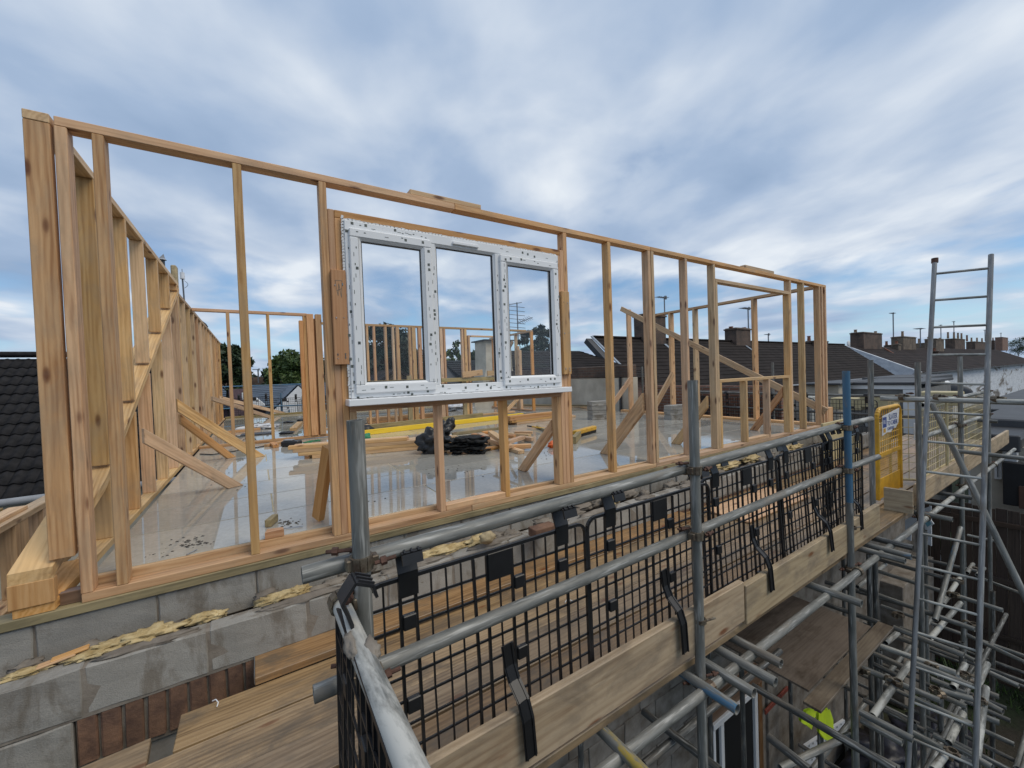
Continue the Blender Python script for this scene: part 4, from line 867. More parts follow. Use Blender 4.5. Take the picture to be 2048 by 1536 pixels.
creampanel('first cream mesh panel along the far toe board, seen through the ladder', (6.1, -1.56, 0), (7.9, -1.56, 0), -.25, .50, 22, 9)
creampanel('further cream mesh panel along the far toe board, seen through the ladder', (7.95, -1.56, 0), (9.8, -1.56, 0), -.25, .52, 22, 9)
for i, (x, yy, wd, zz, ht) in enumerate(((6.6, -.75, .5, ZD, .5), (7.0, -.35, .9, ZD, .62), (7.9, -.7, .6, ZD, .55))):
    o = box('cream_board', x, x + wd, yy, yy + .03, zz + .002, zz + ht, M_CREAM, None, .004); tag(o, ('narrow cream board standing on the far scaffold deck behind the yellow gate', 'widest cream board standing against the far wall', 'cream board furthest along the scaffold deck')[i], 'board', 'cream boards on the far deck')

# ================================================================== LADDER
ld = thing('ladder', 'tall galvanised steel ladder lashed to the scaffold, leaning to the right', 'ladder', (3.6, -1.95, -3.4))
LT, RTp = Vector((5.25, -1.85, 1.95)), Vector((5.34, -2.17, 1.93)); dv = Vector((-0.300, -.012, -1)).normalized()
LNG = 6.2
tube('stile', LT, LT + dv * LNG, G_ALU, ld, .017); tube('stile', RTp, RTp + dv * LNG, G_ALU, ld, .017)
k = 0.13
while k < LNG: tube('rung', LT + dv * k, RTp + dv * (k - .005), G_WHITE, ld, .0105, 10); k += .2555
MB().rod(LT + Vector((0, 0, -.02)), LT + Vector((0.004, 0, .022)), .024, 10).build('end_cap', M_RUST, ld)

# ================================================================== LOWER SCAFFOLD
ls = thing('lower_scaffold', 'dense stack of lower scaffold tubes at different levels above the garden', 'scaffold', (4.5, -1.8, -5.25))
ZLW = -1.6
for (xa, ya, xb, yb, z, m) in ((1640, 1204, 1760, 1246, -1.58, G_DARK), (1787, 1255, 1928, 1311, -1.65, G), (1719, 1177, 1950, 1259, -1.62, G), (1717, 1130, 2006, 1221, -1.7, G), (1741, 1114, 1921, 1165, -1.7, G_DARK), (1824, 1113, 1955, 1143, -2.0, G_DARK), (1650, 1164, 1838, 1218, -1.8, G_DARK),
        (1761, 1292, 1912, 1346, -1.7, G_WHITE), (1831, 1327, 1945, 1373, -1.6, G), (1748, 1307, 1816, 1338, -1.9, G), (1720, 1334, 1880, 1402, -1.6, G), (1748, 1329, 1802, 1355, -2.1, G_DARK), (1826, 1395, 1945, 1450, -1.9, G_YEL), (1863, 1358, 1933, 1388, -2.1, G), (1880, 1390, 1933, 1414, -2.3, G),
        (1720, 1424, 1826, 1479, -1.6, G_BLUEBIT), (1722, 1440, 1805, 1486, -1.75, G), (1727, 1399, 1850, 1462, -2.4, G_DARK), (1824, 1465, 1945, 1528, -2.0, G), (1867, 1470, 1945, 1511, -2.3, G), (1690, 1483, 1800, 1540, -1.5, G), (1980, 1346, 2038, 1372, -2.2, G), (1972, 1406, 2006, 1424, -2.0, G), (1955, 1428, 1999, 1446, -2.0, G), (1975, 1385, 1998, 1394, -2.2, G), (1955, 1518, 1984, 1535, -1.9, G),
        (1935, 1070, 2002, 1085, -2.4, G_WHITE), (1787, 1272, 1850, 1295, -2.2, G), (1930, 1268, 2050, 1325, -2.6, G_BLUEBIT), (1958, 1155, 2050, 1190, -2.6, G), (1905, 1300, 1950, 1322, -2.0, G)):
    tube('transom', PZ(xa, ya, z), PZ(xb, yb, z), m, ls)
for (xa, ya, xb, yb, z, m) in ((1745, 1432, 1819, 1327, -1.62, G_WHITE), (1858, 1279, 1921, 1206, -1.72, G_WHITE), (1885, 1208, 1923, 1150, -1.72, G_WHITE), (1715, 1174, 1771, 1128, -1.75, G_WHITE), (1906, 1375, 1930, 1329, -1.75, G_WHITE), (1897, 1486, 1926, 1426, -1.95, G_WHITE), (1866, 1540, 1892, 1506, -1.9, G_WHITE), (1955, 1373, 1975, 1327, -1.9, G_WHITE), (1953, 1514, 1972, 1375, -1.9, G_WHITE), (1771, 1286, 1795, 1266, -1.8, G_WHITE), (1880, 1380, 1945, 1398, -1.8, G_WHITE), (1934, 1146, 1946, 1128, -2.0, G_WHITE), (1955, 1150, 1968, 1136, -2.0, G_WHITE)):
    tube('ledger', PZ(xa, ya, z), PZ(xb, yb, z), m, ls)
for (xa, ya, xb, yb, yy) in ((1286, 1423, 1440, 1541, -1.45), (1505, 1372, 1792, 1540, -1.7), (1537, 1474, 1620, 1540, -1.2)):
    tube('transom', PZ(xa, ya, -1.35), PZ(xb, yb, -1.35), G_DARK, ls)
for (xa, ya, xb, yb) in ((1288, 1529, 1397, 1439), (1397, 1439, 1560, 1302)):
    tube('ledger', PZ(xa, ya, -1.40), PZ(xb, yb, -1.40), G_DARK, ls)
tube('ledger', PZ(1560, 1536, -1.9), PZ(1700, 1470, -1.9), G, ls)
for (xa, ya, yb, yy) in ((1850, 1060, 1536, -1.35), (1929, 1085, 1536, -1.0), (1978, 1060, 1536, -.9), (1738, 1108, 1300, -1.3), (1750, 1118, 1300, -1.3), (1745, 1300, 1420, -1.2), (1759, 1300, 1420, -1.2), (1482, 1290, 1545, -.6), (1640, 1424, 1545, -1.3)):
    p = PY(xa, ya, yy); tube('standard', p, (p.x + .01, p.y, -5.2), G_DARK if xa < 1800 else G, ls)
for (px, py, z) in ((1795, 1365, -1.58), (1912, 1190, -1.68), (1800, 1230, -1.6), (1867, 1330, -1.7), (1947, 1250, -1.7), (1870, 1380, -1.8), (1930, 1350, -1.7), (1961, 1400, -1.85), (1905, 1505, -1.9), (1960, 1140, -2.0), (1920, 1163, -1.7), (1730, 1340, -1.6)): coupler(PZ(px, py, z), False, random.uniform(0, 3), ls)
for k in range(12):
    x = 4.6 + k * .43 + random.uniform(-.1, .1); z_ = random.choice((-2.9, -2.95, -3.6)); tube('transom', (x, -.6, z_), (x + .05, random.uniform(-2.6, -1.9), z_ + random.uniform(-.03, .03)), random.choice((G, G_DARK, G_DARK)), ls)
for k, (y_, z_) in enumerate(((-1.15, -2.85), (-1.75, -2.86), (-2.25, -2.88), (-1.5, -3.55), (-2.1, -3.56))): tube('ledger', (4.3, y_, z_), (9.6, y_, z_ - .05), G_DARK if k % 2 else G, ls)
for k in range(5): x = 5.0 + k * .95; tube('standard', (x, -1.72, -2.3), (x, -1.70, -5.2), G_DARK, ls); tube('standard', (x + .4, -2.28, -2.5), (x + .4, -2.26, -5.2), G_DARK, ls)
tube('sway_brace', (4.9, -1.65, -2.4), (6.6, -1.7, -4.9), G_DARK, ls); tube('sway_brace', (7.6, -2.2, -2.6), (6.2, -2.25, -5.0), G_DARK, ls)
# plywood on the lower lift
lp = thing('loading_platform', 'muddy plywood sheet and a plank laid over the lower scaffold tubes', 'platform', (4.3, -1.2, -1.55))
box('plywood_sheet', 3.56, 4.93, -1.445, -.60, -1.535, -1.515, W_PLY, lp); beam('plank', (3.375, -1.535, -1.50), (5.045, -1.525, -1.505), .115, .022, W_PLY, lp)
# ================================================================== THINGS BELOW
hv = thing('hi_vis_jacket', 'lime yellow high visibility jacket hung below the plywood platform', 'jacket', PY(1645, 1450, -1.35))
def cloth(name, pts, mat, par, th=.02, seed=0):
    """folded cloth between two rows of points"""
    V, F = [], []; A, B = pts; n = len(A)
    for i in range(n):
        for j in range(5):
            p = Vector(A[i]).lerp(Vector(B[i]), j / 4); p += noise.noise_vector(p * 9 + Vector((seed, 0, 0))) * th; V.append(p)
    for i in range(n - 1):
        for j in range(4): a = i * 5 + j; F.append((a, a + 1, a + 6, a + 5))
    k = len(V); V += [v + Vector((.004, .02, 0)) for v in V]; F += [tuple(x + k for x in f[::-1]) for f in F]
    return mk(name, V, F, mat, par, None, True)
P5 = lambda x, y: PY(x, y, -1.40)
cloth('jacket_body', ([P5(1640, 1420), P5(1640, 1445), P5(1638, 1465), P5(1650, 1478), P5(1668, 1486)], [P5(1664, 1420), P5(1668, 1440), P5(1668, 1455), P5(1672, 1468), P5(1672, 1484)]), M_HIVIS, hv, .03, 1)
cloth('jacket_sleeve', ([P5(1602, 1436), P5(1612, 1424), P5(1622, 1418), P5(1636, 1424)], [P5(1612, 1450), P5(1625, 1462), P5(1628, 1440), P5(1636, 1434)]), M_HIVIS, hv, .03, 4)
db = thing('insulation_board', 'white board with dark dots leaning at the foot of the house wall', 'board', PY(1650, 1490, -.6))
bp = [PY(1612, 1492, -.6), PY(1690, 1440, -.6), PY(1690, 1452, -.6), PY(1630, 1536, -.6), PY(1612, 1530, -.6)]
mk('sheet', [p for p in bp] + [p + Vector((0, .03, 0)) for p in bp], [(4, 3, 2, 1, 0), (5, 6, 7, 8, 9)] + [(i, (i + 1) % 5, (i + 1) % 5 + 5, i + 5) for i in range(5)], M_SIGN, db)
mb = MB()
for i in range(9):
    for j in range(5):
        px, py = 1618 + i * 8 + j * 2, 1492 - i * 5.4 + j * 9
        if py < 1530 - i * 6: p = PY(px, py, -.603); mb.rod(p, p + Vector((0, -.003, 0)), .012, 6)
mb.build('dots', M_TAPE, db)
# garden bits
def tarp(lab, px, py, z, sx, sy, sz, m, seed, cat='tarpaulin', nm='tarpaulin'):
    o = blob(nm, PZ(px, py, z), (sx, sy, sz), m, None, seed, 4, .8, 2.0); tag(o, lab, cat); return o
tarp('crumpled navy tarpaulin heap on the garden ground under the lower tubes', 1785, 1505, -4.95, .7, .4, .22, M_TARP, 2); tarp('dark navy plastic heap further right below the ladder foot', 1870, 1480, -5.0, .6, .35, .2, M_TARP, 9)
gd = thing('dumpy_bag', 'upright green and white printed sack standing by the fence below', 'sack', PZ(1905, 1240, -5.2))
p = PZ(1905, 1262, -5.2); pl = Vector((p.x, p.y, -5.2))
for (x0, y0, z0, sx, sy, sz, m, nm) in ((0, 0, 1.0, .42, .35, .95, M_SIGN, 'sack_body'), (-.05, -.12, 1.6, .3, .25, .22, M_BLUE, 'sack_print'), (0, 0, 2.05, .32, .3, .22, LEAF_G, 'sack_top'), (.1, -.1, .25, .5, .4, .3, LEAF_D, 'grass_tuft')):
    blob(nm, pl + Vector((x0, y0, z0)), (sx, sy, sz), m, gd, 7, 3, .35, 1.6)
for i, (px, py, wd, ht, lab) in enumerate(((1806, 1040, .5, .9, 'tall white panel piece standing below the deck edge'), (1848, 1012, .9, .12, 'white tray lying flat below the far deck'))):
    p = PZ(px, py, -2.6)
    o = box('white_sheet', p.x - wd / 2, p.x + wd / 2, p.y - .02 if i == 0 else p.y - .25, p.y + .02 if i == 0 else p.y + .25, -2.6 - ht, -2.6, M_WHITE, None, .01); tag(o, lab, 'panel')
pg = thing('pergola_sign', 'white shaped board with a pale blue diamond, below the far deck edge', 'board', PX(1840, 1045, 8.0))
def quadX(name, pts, X, th, m, par): 
    A = [PX(x, y, X) for x, y in pts]; n = len(A); return mk(name, A + [a + Vector((th, 0, 0)) for a in A], [tuple(range(n)), tuple(range(2 * n - 1, n - 1, -1))] + [(i, i + n, (i + 1) % n + n, (i + 1) % n) for i in range(n)], m, par)
quadX('board_left', [(1810, 1040), (1830, 1030), (1836, 1052), (1822, 1062), (1822, 1082), (1810, 1078)], 8.0, .03, M_SIGN, pg); quadX('board_right', [(1842, 1020), (1862, 1012), (1863, 1092), (1852, 1088), (1848, 1048), (1842, 1045)], 8.02, .03, M_SIGN, pg)
quadX('diamond', [(1846, 1046), (1857, 1034), (1868, 1048), (1855, 1059)], 7.96, .02, M_WHITE, pg); quadX('diamond_print', [(1850, 1046), (1857, 1039), (1863, 1048), (1855, 1054)], 7.955, .003, plain('pale_blue_paint', (.2, .42, .5), .5), pg)
# fence across the end of the garden
fc = thing('garden_fence', 'long dark brown boarded fence across the garden at the right', 'fence', (12, -2, -5.25))
yy = -9.0
while yy < 3.0:
    box('fence_board', 12.0 + random.uniform(0, .012), 12.03, yy, yy + .142, -5.25, -1.88 + random.uniform(-.02, .02), W_FENCE, fc, .003, 'z'); yy += .15
for zz in (-2.2, -3.3, -4.4): box('fence_rail', 11.95, 11.995, -9.0, 3.0, zz, zz + .09, W_FENCE, fc, .003, 'y')
box('gravel_board', 11.9, 11.949, -9, 3, -5.25, -5.0, W_FENCE, fc, .003, 'y')
# garden walls near the house
o = box('garden_shed', 9.6, 11.6, PX(1806, 1180, 9.6).y, 2.6, -5.25, -3.0, M_BLOCKD, None, .01); tag(o, 'grey rendered outbuilding wall below the far scaffold', 'outbuilding')
# grass and weeds
gv = random.Random(4); V = []; F = []
for i in range(9000):
    x, y_ = gv.uniform(4.5, 11.8), gv.uniform(-5.5, -.5)
    if noise.noise(Vector((x * .7, y_ * .7, 0))) < -.05: continue
    h = gv.uniform(.05, .22); a = gv.uniform(0, 6.28); dx, dy = math.cos(a) * .012, math.sin(a) * .012; k = len(V)
    V += [(x - dx, y_ - dy, -5.25), (x + dx, y_ + dy, -5.25), (x + gv.uniform(-.07, .07), y_ + gv.uniform(-.07, .07), -5.25 + h)]; F.append((k, k + 1, k + 2))
tag(mk('grass', V, F, LEAF_G), kind='stuff')
for i, (px, py) in enumerate(((1985, 1265), (2010, 1300), (1790, 1215), (1935, 1385))):
    p = PZ(px, py, -5.0); gp = random.Random(i); mb = MB()
    for k in range(40): q = Vector((p.x + gp.uniform(-.1, .1), p.y + gp.uniform(-.1, .1), -5.25)); mb.bar(q, q + Vector((gp.uniform(-.35, .35), gp.uniform(-.35, .35), gp.uniform(.3, .9))), .02, .004)
    o = mb.build('weed_clump', LEAF_G); tag(o, ('ragged weed clump by the garden fence', 'weed clump right of the fence post near the frame edge', 'weed clump behind the plywood platform', 'weed clump under the lower tubes')[i], 'plant', 'weed clumps in the garden')

# ================================================================== THINGS ON THE FLOOR
def lay(name, pa, pb, wd, ht, m, lab, cat='timber', h=0.0, group=None, c=.003):
    a, b = PF(*pa, h), PF(*pb, h); a = Vector((a.x, a.y, FZ(a.x) + h + ht / 2 + .001)); b = Vector((b.x, b.y, FZ(b.x) + h + ht / 2 + .001))
    o = beam(name, a, b, wd, ht, m, None, (0, 0, 1), c); tag(o, lab, cat, group); return o
st = thing('timber_stack', 'stack of long pine timbers on the wet floor left of the black bag', 'timber stack', PF(700, 905))
A, B = PF(588, 921), PF(842, 899); d = (B - A).normalized(); nrm = Vector((-d.y, d.x, 0)); zf = FZ(1)
def stk(root, A, B, rows, wd=.09, ht=.044, m=W_PINE, lo=0, name='timber', ends=None):
    d = (B - A); dn = d.normalized(); nn = Vector((-dn.y, dn.x, 0)); rs = random.Random(int(A.x * 100))
    for r, cols in enumerate(rows):
        for c in range(cols):
            e0, e1 = rs.uniform(-.05, .02), rs.uniform(-.05, .25)
            if ends and r < len(ends): e0, e1 = e0 + ends[r][0], e1 + ends[r][1]
            o = nn * (c * (wd + .004) + .045); zc_ = lo + r * (ht + .002) + ht / 2 + .002
            a = A + dn * -e0 + o; b = B + dn * e1 + o
            beam(name, (a.x, a.y, FZ(a.x) + zc_), (b.x, b.y, FZ(b.x) + zc_), wd, ht, m if not isinstance(m, tuple) else rs.choice(m), root)
stk(st, A, B, (3, 3, 3, 2), ends=[(-.18, .3), (0, .25), (0.02, .3), (.05, -.25)], m=W_PINE)
s2 = thing('timber_stack', 'stack of pine timbers at the far side under the right end of the window', 'timber stack', PF(1070, 850))
A, B = PF(1022, 851), PF(1125, 838); stk(s2, A, B, (4, 4, 3, 2), ends=[(-.15, .3), (.0, .2), (0, .1), (0, .0)], m=(W_PINE, W_RED))
lay('yellow_timber', (700, 874), (1049, 833), .075, .09, W_YEL, 'long bright yellow timber lying across the floor behind the black bag'); lay('yellow_timber', (1075, 834), (1112, 829), .075, .08, W_YEL, 'short length of bright yellow timber behind the far timber stack')
lay('pine_batten', (905, 871), (1000, 859), .06, .05, W_TREAT, 'single greenish timber behind the pile of offcuts'); lay('pine_batten', (1075, 856), (1100, 868), .05, .05, W_TREAT, 'short greenish timber angled behind the raking prop and broom')
# offcut pile
pile = [((957, 881), (1043, 908), .09, .045, 0.0), ((952, 888), (985, 880), .09, .05, .0), ((960, 872), (975, 878), .1, .05, .05), ((975, 880), (1022, 897), .09, .045, .05), ((982, 868), (1012, 890), .10, .05, .09), ((1010, 890), (1046, 878), .08, .05, .05), ((1018, 898), (1062, 896), .09, .055, .02), ((1040, 880), (1066, 882), .09, .055, .02), ((945, 873), (1030, 876), .1, .05, .0), ((1030, 868), (1065, 868), .10, .045, .03), ((965, 868), (985, 866), .08, .04, .06), ((935, 898), (985, 888), .09, .04, .0), ((1000, 870), (1060, 874), .09, .045, .0), ((930, 890), (945, 876), .09, .05, .02)]
labs = ['lowest long offcut pointing towards the camera in the offcut pile', 'offcut at the left edge of the pile by the black felt', 'small square offcut on top at the left of the pile', 'long offcut crossing the middle of the pile', 'steep pale offcut on top of the pile', 'offcut tilted behind the jack stud in the pile', 'flat pale offcut at the right front of the pile', 'short offcut at the right end of the pile', 'offcut along the back left of the pile', 'offcut at the back right corner of the pile', 'tiny offcut on the very top at the back of the pile', 'offcut half under the black felt stack', 'long offcut at the bottom back of the pile', 'offcut stub between the felt and the pile']
for (pa, pb, wd, ht, h), lb in zip(pile, labs): lay('timber_offcut', pa, pb, wd, ht, random.choice((W_PINE, W_PINE, W_RED)), lb, 'offcut', h, 'offcut pile on the floor')
for i, (pa, pb) in enumerate((((930, 905), (962, 897)), ((955, 903), (1000, 896)), ((922, 908), (950, 904)))): lay('brown_board', pa, pb, .12, .03, W_RED, ('brown board beneath the front of the black felt stack', 'brown board beneath the offcuts, right of the felt', 'brown board end poking out below the felt')[i], 'board', 0, 'brown boards under the pile')
# black bag and felt stack
p = PF(868, 905); bgt = thing('black_bag', 'slumped black sack lying against the jack stud below the window', 'bag', p)
blob('bag_body', p + Vector((0, .02, .13)), (.19, .15, .17), M_BAG, bgt, 12, 4, .55, 2.1); blob('bag_neck', p + Vector((.16, .08, .27)), (.14, .09, .10), M_BAG, bgt, 15, 4, .5, 2.0, (0, -.5, 0)); blob('bag_knot', p + Vector((.30, .10, .35)), (.06, .05, .09), M_BAG, bgt, 18, 3, .4, 2)
p = PF(935, 905); fs = thing('felt_stack', 'stack of folded ragged black felt beside the black sack', 'felt', p)
rf = random.Random(9)
for k in range(7):
    V, F = [], []; nx, ny = 13, 5; ex, ey = .24 + rf.uniform(-.07, .05), .15 + rf.uniform(-.04, .03); an = rf.uniform(-.4, .4); ox = rf.uniform(-.05, .06)
    for sgn_ in (1, -1):
        for i in range(nx):
            for j in range(ny):
                x = (i / (nx - 1) * 2 - 1) * ex * (1 + .30 * noise.noise(Vector((j * 1.3, k * 3.1, 1)))); y_ = (j / (ny - 1) * 2 - 1) * ey * (1 + .40 * noise.noise(Vector((i * 1.1, k * 2.3, 3))))
                zz = .018 + k * .030 + .030 * noise.noise(Vector((x * 11, y_ * 11, k * 1.7))) + sgn_ * .010
                V.append((x * math.cos(an) - y_ * math.sin(an) + ox, x * math.sin(an) + y_ * math.cos(an), zz))
    for s_, o_ in ((1, 0), (-1, nx * ny)):
        for i in range(nx - 1):
            for j in range(ny - 1): q = (o_ + i * ny + j, o_ + (i + 1) * ny + j, o_ + (i + 1) * ny + j + 1, o_ + i * ny + j + 1); F.append(q if s_ > 0 else q[::-1])
    bd = [i * ny for i in range(nx)] + [(nx - 1) * ny + j for j in range(1, ny)] + [i * ny + ny - 1 for i in range(nx - 2, -1, -1)] + [j for j in range(ny - 2, 0, -1)]
    for a, b in zip(bd, bd[1:] + bd[:1]): F.append((a, a + nx * ny, b + nx * ny, b))
    mk('felt_layer', V, F, M_BLKF, fs, Matrix.Translation((p.x, p.y, FZ(p.x))) @ Matrix.Rotation(R_(-25), 4, 'Z'))
blob('orange_tag', p + Vector((.18, -.10, .20)), (.025, .012, .008), M_ORANGE, fs, 2, 2, .2, 1)
# block stacks
def bstack(lab, pa, rows, wd=.44, dp=.215, ht=.10, yaw=-.25):
    p = PF(*pa); r = thing('block_stack', lab, 'block stack', p, 'stacks of grey blocks on the floor')
    for k in range(rows): link(bpy.data.objects.new('block', rb.choice(MBLK)), r, Matrix.Translation((p.x, p.y, FZ(p.x) + ht * k + ht / 2 + .001)) @ Matrix.Rotation(yaw + rb.uniform(-.05, .05), 4, 'Z') @ Matrix.Diagonal((wd / .44, dp / .1, (ht - .004) / .215, 1)))
bstack('stack of grey blocks in front of the rendered wall, right of the window', (1197, 838), 4); bstack('stack of grey blocks beside the second upright', (1352, 838), 3); bstack('single low pair of grey blocks behind the far timber stack', (1058, 832), 1)
# broom
br = thing('broom', 'yellow push broom with black bristles lying on the floor', 'broom', PF(1170, 868))
a, b = PF(1150, 872, .03), PF(1189, 861, .03); beam('broom_head', a + Vector((0, 0, .05)), b + Vector((0, 0, .05)), .09, .07, M_YGATE, br, (0, 0, 1), .012); beam('bristles', a + Vector((0, 0, -.005)), b + Vector((0, 0, -.005)), .07, .05, M_BLKF, br)
h0, h1 = PF(1055, 852, .03), PF(1150, 866, .06); m1 = h0.lerp(h1, .12); m2 = h0.lerp(h1, .42); m3 = h0.lerp(h1, .56)
for q, r_, m in ((h0, m1, M_BLK), (m1, m2, M_YGATE), (m2, m3, M_BLK), (m3, h1, M_YGATE)): MB().rod(q, r_, .015, 8).build('handle_section', m, br, None, True)
lay('timber_offcut', (1148, 888), (1160, 872), .06, .10, W_TREAT, 'weathered grey offcut standing by the broom head', 'offcut')
o = blob('plastic_bag', PF(1105, 895) + Vector((0, 0, .04)), (.07, .05, .05), M_ORANGE, None, 21, 3, .5, 2); tag(o, 'orange and white plastic bag half hidden behind the raking prop', 'bag')
# left bay clutter
tc_ = thing('tool_case', 'long black tool case with a grey lid on the floor of the left bay', 'tool case', PF(583, 892))
a, b = PF(566, 893), PF(601, 892); beam('case_body', a + Vector((0, 0, .045)), b + Vector((0, 0, .045)), .14, .085, M_BLK, tc_, (0, 0, 1), .015); beam('case_lid', a.lerp(b, .1) + Vector((0, .01, .098)), a.lerp(b, .62) + Vector((0, .01, .098)), .09, .018, M_GUT, tc_, (0, 0, 1), .006)
mb = MB(); rg = random.Random(3); pts = []
for k in range(40): t_ = k / 39 * 6.28 * 3; q = PF(624, 885); pts.append(q + Vector((.12 * math.cos(t_) * (1 + .2 * math.sin(2.3 * t_)), .10 * math.sin(t_ * 1.1), .008 + .02 * rg.random())))
mb.path(pts, .006, 5); o = mb.build('string_tangle', M_GREEN); tag(o, 'tangle of green cord on the floor beside the bundled posts', 'cord')
mb = MB(); pts = [PF(x, y_, .008) for x, y_ in ((400, 908), (425, 909), (450, 905), (500, 897), (545, 889), (580, 882))]; mb.path(pts, .008, 6); o = mb.build('power_lead', M_BLK); tag(o, 'black cable trailing across the left bay floor', 'cable')
lay('timber_offcut', (586, 862), (600, 848), .12, .06, W_PINE, 'short thick offcut on the floor left of the bundled posts', 'offcut'); lay('timber_offcut', (532, 894), (575, 884), .07, .04, W_RED, 'orange offcut lying on the cross wall plate', 'offcut'); lay('timber_offcut', (545, 890), (552, 896), .08, .05, W_RED, 'small orange block at the foot of the cross wall stud', 'offcut')
lay('timber_offcut', (447, 868), (520, 860), .06, .05, W_RED, 'long orange batten on the floor at the left far side', 'offcut'); lay('grey_sheet', (482, 871), (545, 866), .35, .02, M_DKGREY, 'thin dark-edged sheet lying on the left bay floor', 'sheet')
o = blob('white_roll', PF(489, 862) + Vector((0, 0, .05)), (.16, .06, .05), M_WHITE, None, 2, 3, .1, 1); tag(o, 'white roll lying on the floor of the left bay', 'roll')
o = blob('plastic_wrap', PF(526, 857) + Vector((0, 0, .04)), (.3, .2, .06), M_SIGN, None, 6, 4, .7, 2.5); tag(o, 'crumpled clear plastic wrap on the far left floor', 'plastic wrap')
for i, (px, py) in enumerate(((577, 846), (573, 868), (604, 842))): o = blob('dark_glove', PF(px, py) + Vector((0, 0, .02)), (.12, .07, .03), M_BLK, None, 40 + i, 3, .5, 2); tag(o, ('dark glove on the floor in the middle of the left bay', 'dark scrap beside the black tool case', 'dark scrap at the far left floor near the bundle of posts')[i], 'scrap')
o = blob('tool_bag', PF(733, 868) + Vector((0, 0, .08)), (.12, .08, .09), M_BLK, None, 33, 3, .4, 1.6); tag(o, 'black round tool just right of the nearest upright, behind the timber stack', 'tool'); o = blob('green_tool', PF(731, 880) + Vector((0, 0, .05)), (.09, .07, .06), M_GREEN, None, 34, 3, .4, 1.6); tag(o, 'dark green tool just right of the nearest upright', 'tool')
lay('timber_offcut', (536, 1055), (551, 1042), .04, .05, W_TREAT, 'small grey square offcut on the near wet floor', 'offcut')
p = PF(549, 1095); V = [(-.045, -.02, 0), (.06, -.02, 0), (.055, .03, 0), (-.03, .05, 0)]; V += [(a, b, .042) for a, b, c in V]; o = mk('timber_wedge', V, [(3, 2, 1, 0), (4, 5, 6, 7), (0, 1, 5, 4), (1, 2, 6, 5), (2, 3, 7, 6), (3, 0, 4, 7)], W_RED, None, Matrix.Translation((p.x, .135, FZ(p.x) + .001))); tag(o, 'reddish timber wedge just inside the front sole plate', 'offcut')
for i, (pa, pb) in enumerate((((370, 1116), (394, 1099)), ((566, 1057), (606, 1052)), ((218, 1157), (236, 1152)), ((220, 1151), (238, 1147)))):
    a, b = PF(*pa, .006), PF(*pb, .006); a.y = max(a.y, .12); b.y = max(b.y, .125)
    mb = MB(); mb.rod(a, b, .0028, 6); o = mb.build('nail', M_NAIL); tag(o, ('long bright nail on the wet floor near the left wall', 'long dark nail near the small grey offcut', 'nearer nail of the pair by the first front stud', 'further nail of the pair by the first front stud')[i], 'nail', 'loose nails on the floor')
V, F = [], []; rs = random.Random(17)
for (cx, cy, sx, sy, n) in ((390, 1085, 40, 12, 60), (575, 1046, 30, 8, 40), (320, 1110, 40, 10, 10), (610, 872, 30, 5, 40), (575, 882, 60, 8, 50), (1100, 900, 60, 15, 60), (690, 1000, 60, 30, 25), (450, 960, 60, 30, 20), (900, 940, 60, 10, 30)):
    for k in range(n):
        p = PF(cx + rs.gauss(0, sx * .5), cy + rs.gauss(0, sy * .5)); s_ = rs.uniform(.002, .008); z0 = FZ(p.x) + .0012
        if p.y < .12: continue
        k0 = len(V); a = rs.uniform(0, 3); V += [(p.x + s_ * 1.6 * math.cos(a + q * 1.57), p.y + s_ * math.sin(a + q * 1.57), z0) for q in range(4)] + [(p.x, p.y, z0 + s_ * .7)]
        F += [(k0, k0 + 1, k0 + 4), (k0 + 1, k0 + 2, k0 + 4), (k0 + 2, k0 + 3, k0 + 4), (k0 + 3, k0, k0 + 4)]
tag(mk('debris', V, F, M_DIRT), kind='stuff')
# far timber heaps behind the partition
s3 = thing('timber_stack', 'low stack of boards lying behind the far partition at the left of the window', 'timber stack', PF(790, 838)); A, B = PF(735, 848), PF(880, 836); stk(s3, A, B, (3, 2, 2), m=(W_RED, W_PINE))
s4 = thing('timber_stack', 'long loose boards lying in front of the rendered wall', 'timber stack', PF(1070, 812)); A, B = PF(985, 814), PF(1175, 816); stk(s4, A, B, (3, 1), m=(W_TREAT, W_PINE)); 
lay('timber_offcut', (1140, 812), (1178, 818), .09, .045, W_PINE, 'pale batten by the block stack at the far wall', 'timber')
o = blob('plastic_wrap', PF(912, 820) + Vector((0, 0, .08)), (.5, .35, .10), M_SIGN, None, 8, 4, .8, 2.6); tag(o, 'crumpled grey plastic sheet beyond the far partition', 'plastic wrap')
# ================================================================== NEIGHBOUR ROOF at the left
def solve_roof(pe, pr, run, rise):
    a, b = ray(*pe), ray(*pr); ke, kr = a.z / a.y, b.z / b.y
    ye = (rise + ke * 2.84 - kr * (run + 2.84)) / (kr - ke); return ye, CAMP.z + ke * (ye + 2.84)
run, rise = 3.45, 2.42
ye, ze = solve_roof((45, 992), (40, 712), run, rise)
nr = thing('tiled_roof', 'dark tiled roof of the neighbouring house at the far left, with a grey gutter', 'roof', (-3, ye, ze))
sl = math.hypot(run, rise); ang = math.atan2(rise, run)
RM = Matrix.Translation((-1.3, ye, ze)) @ Matrix.Rotation(ang, 4, 'X')
MB().box(-12, 0.3, 0.02, sl, -.16, -.075).build('roof_slope', M_TILE, nr, RM)
V, F = [], []; nx = 9                                    # one double-roll tile
for s in (1, -1):
    for i in range(nx):
        u = i / (nx - 1); h = .020 * (math.sin(u * 4 * math.pi - 1.2)) + .01
        for v_ in (0, 1): V.append((u * .300, v_ * .37, h + (.0 if s > 0 else -.016) + (-.028 if v_ else .0)))
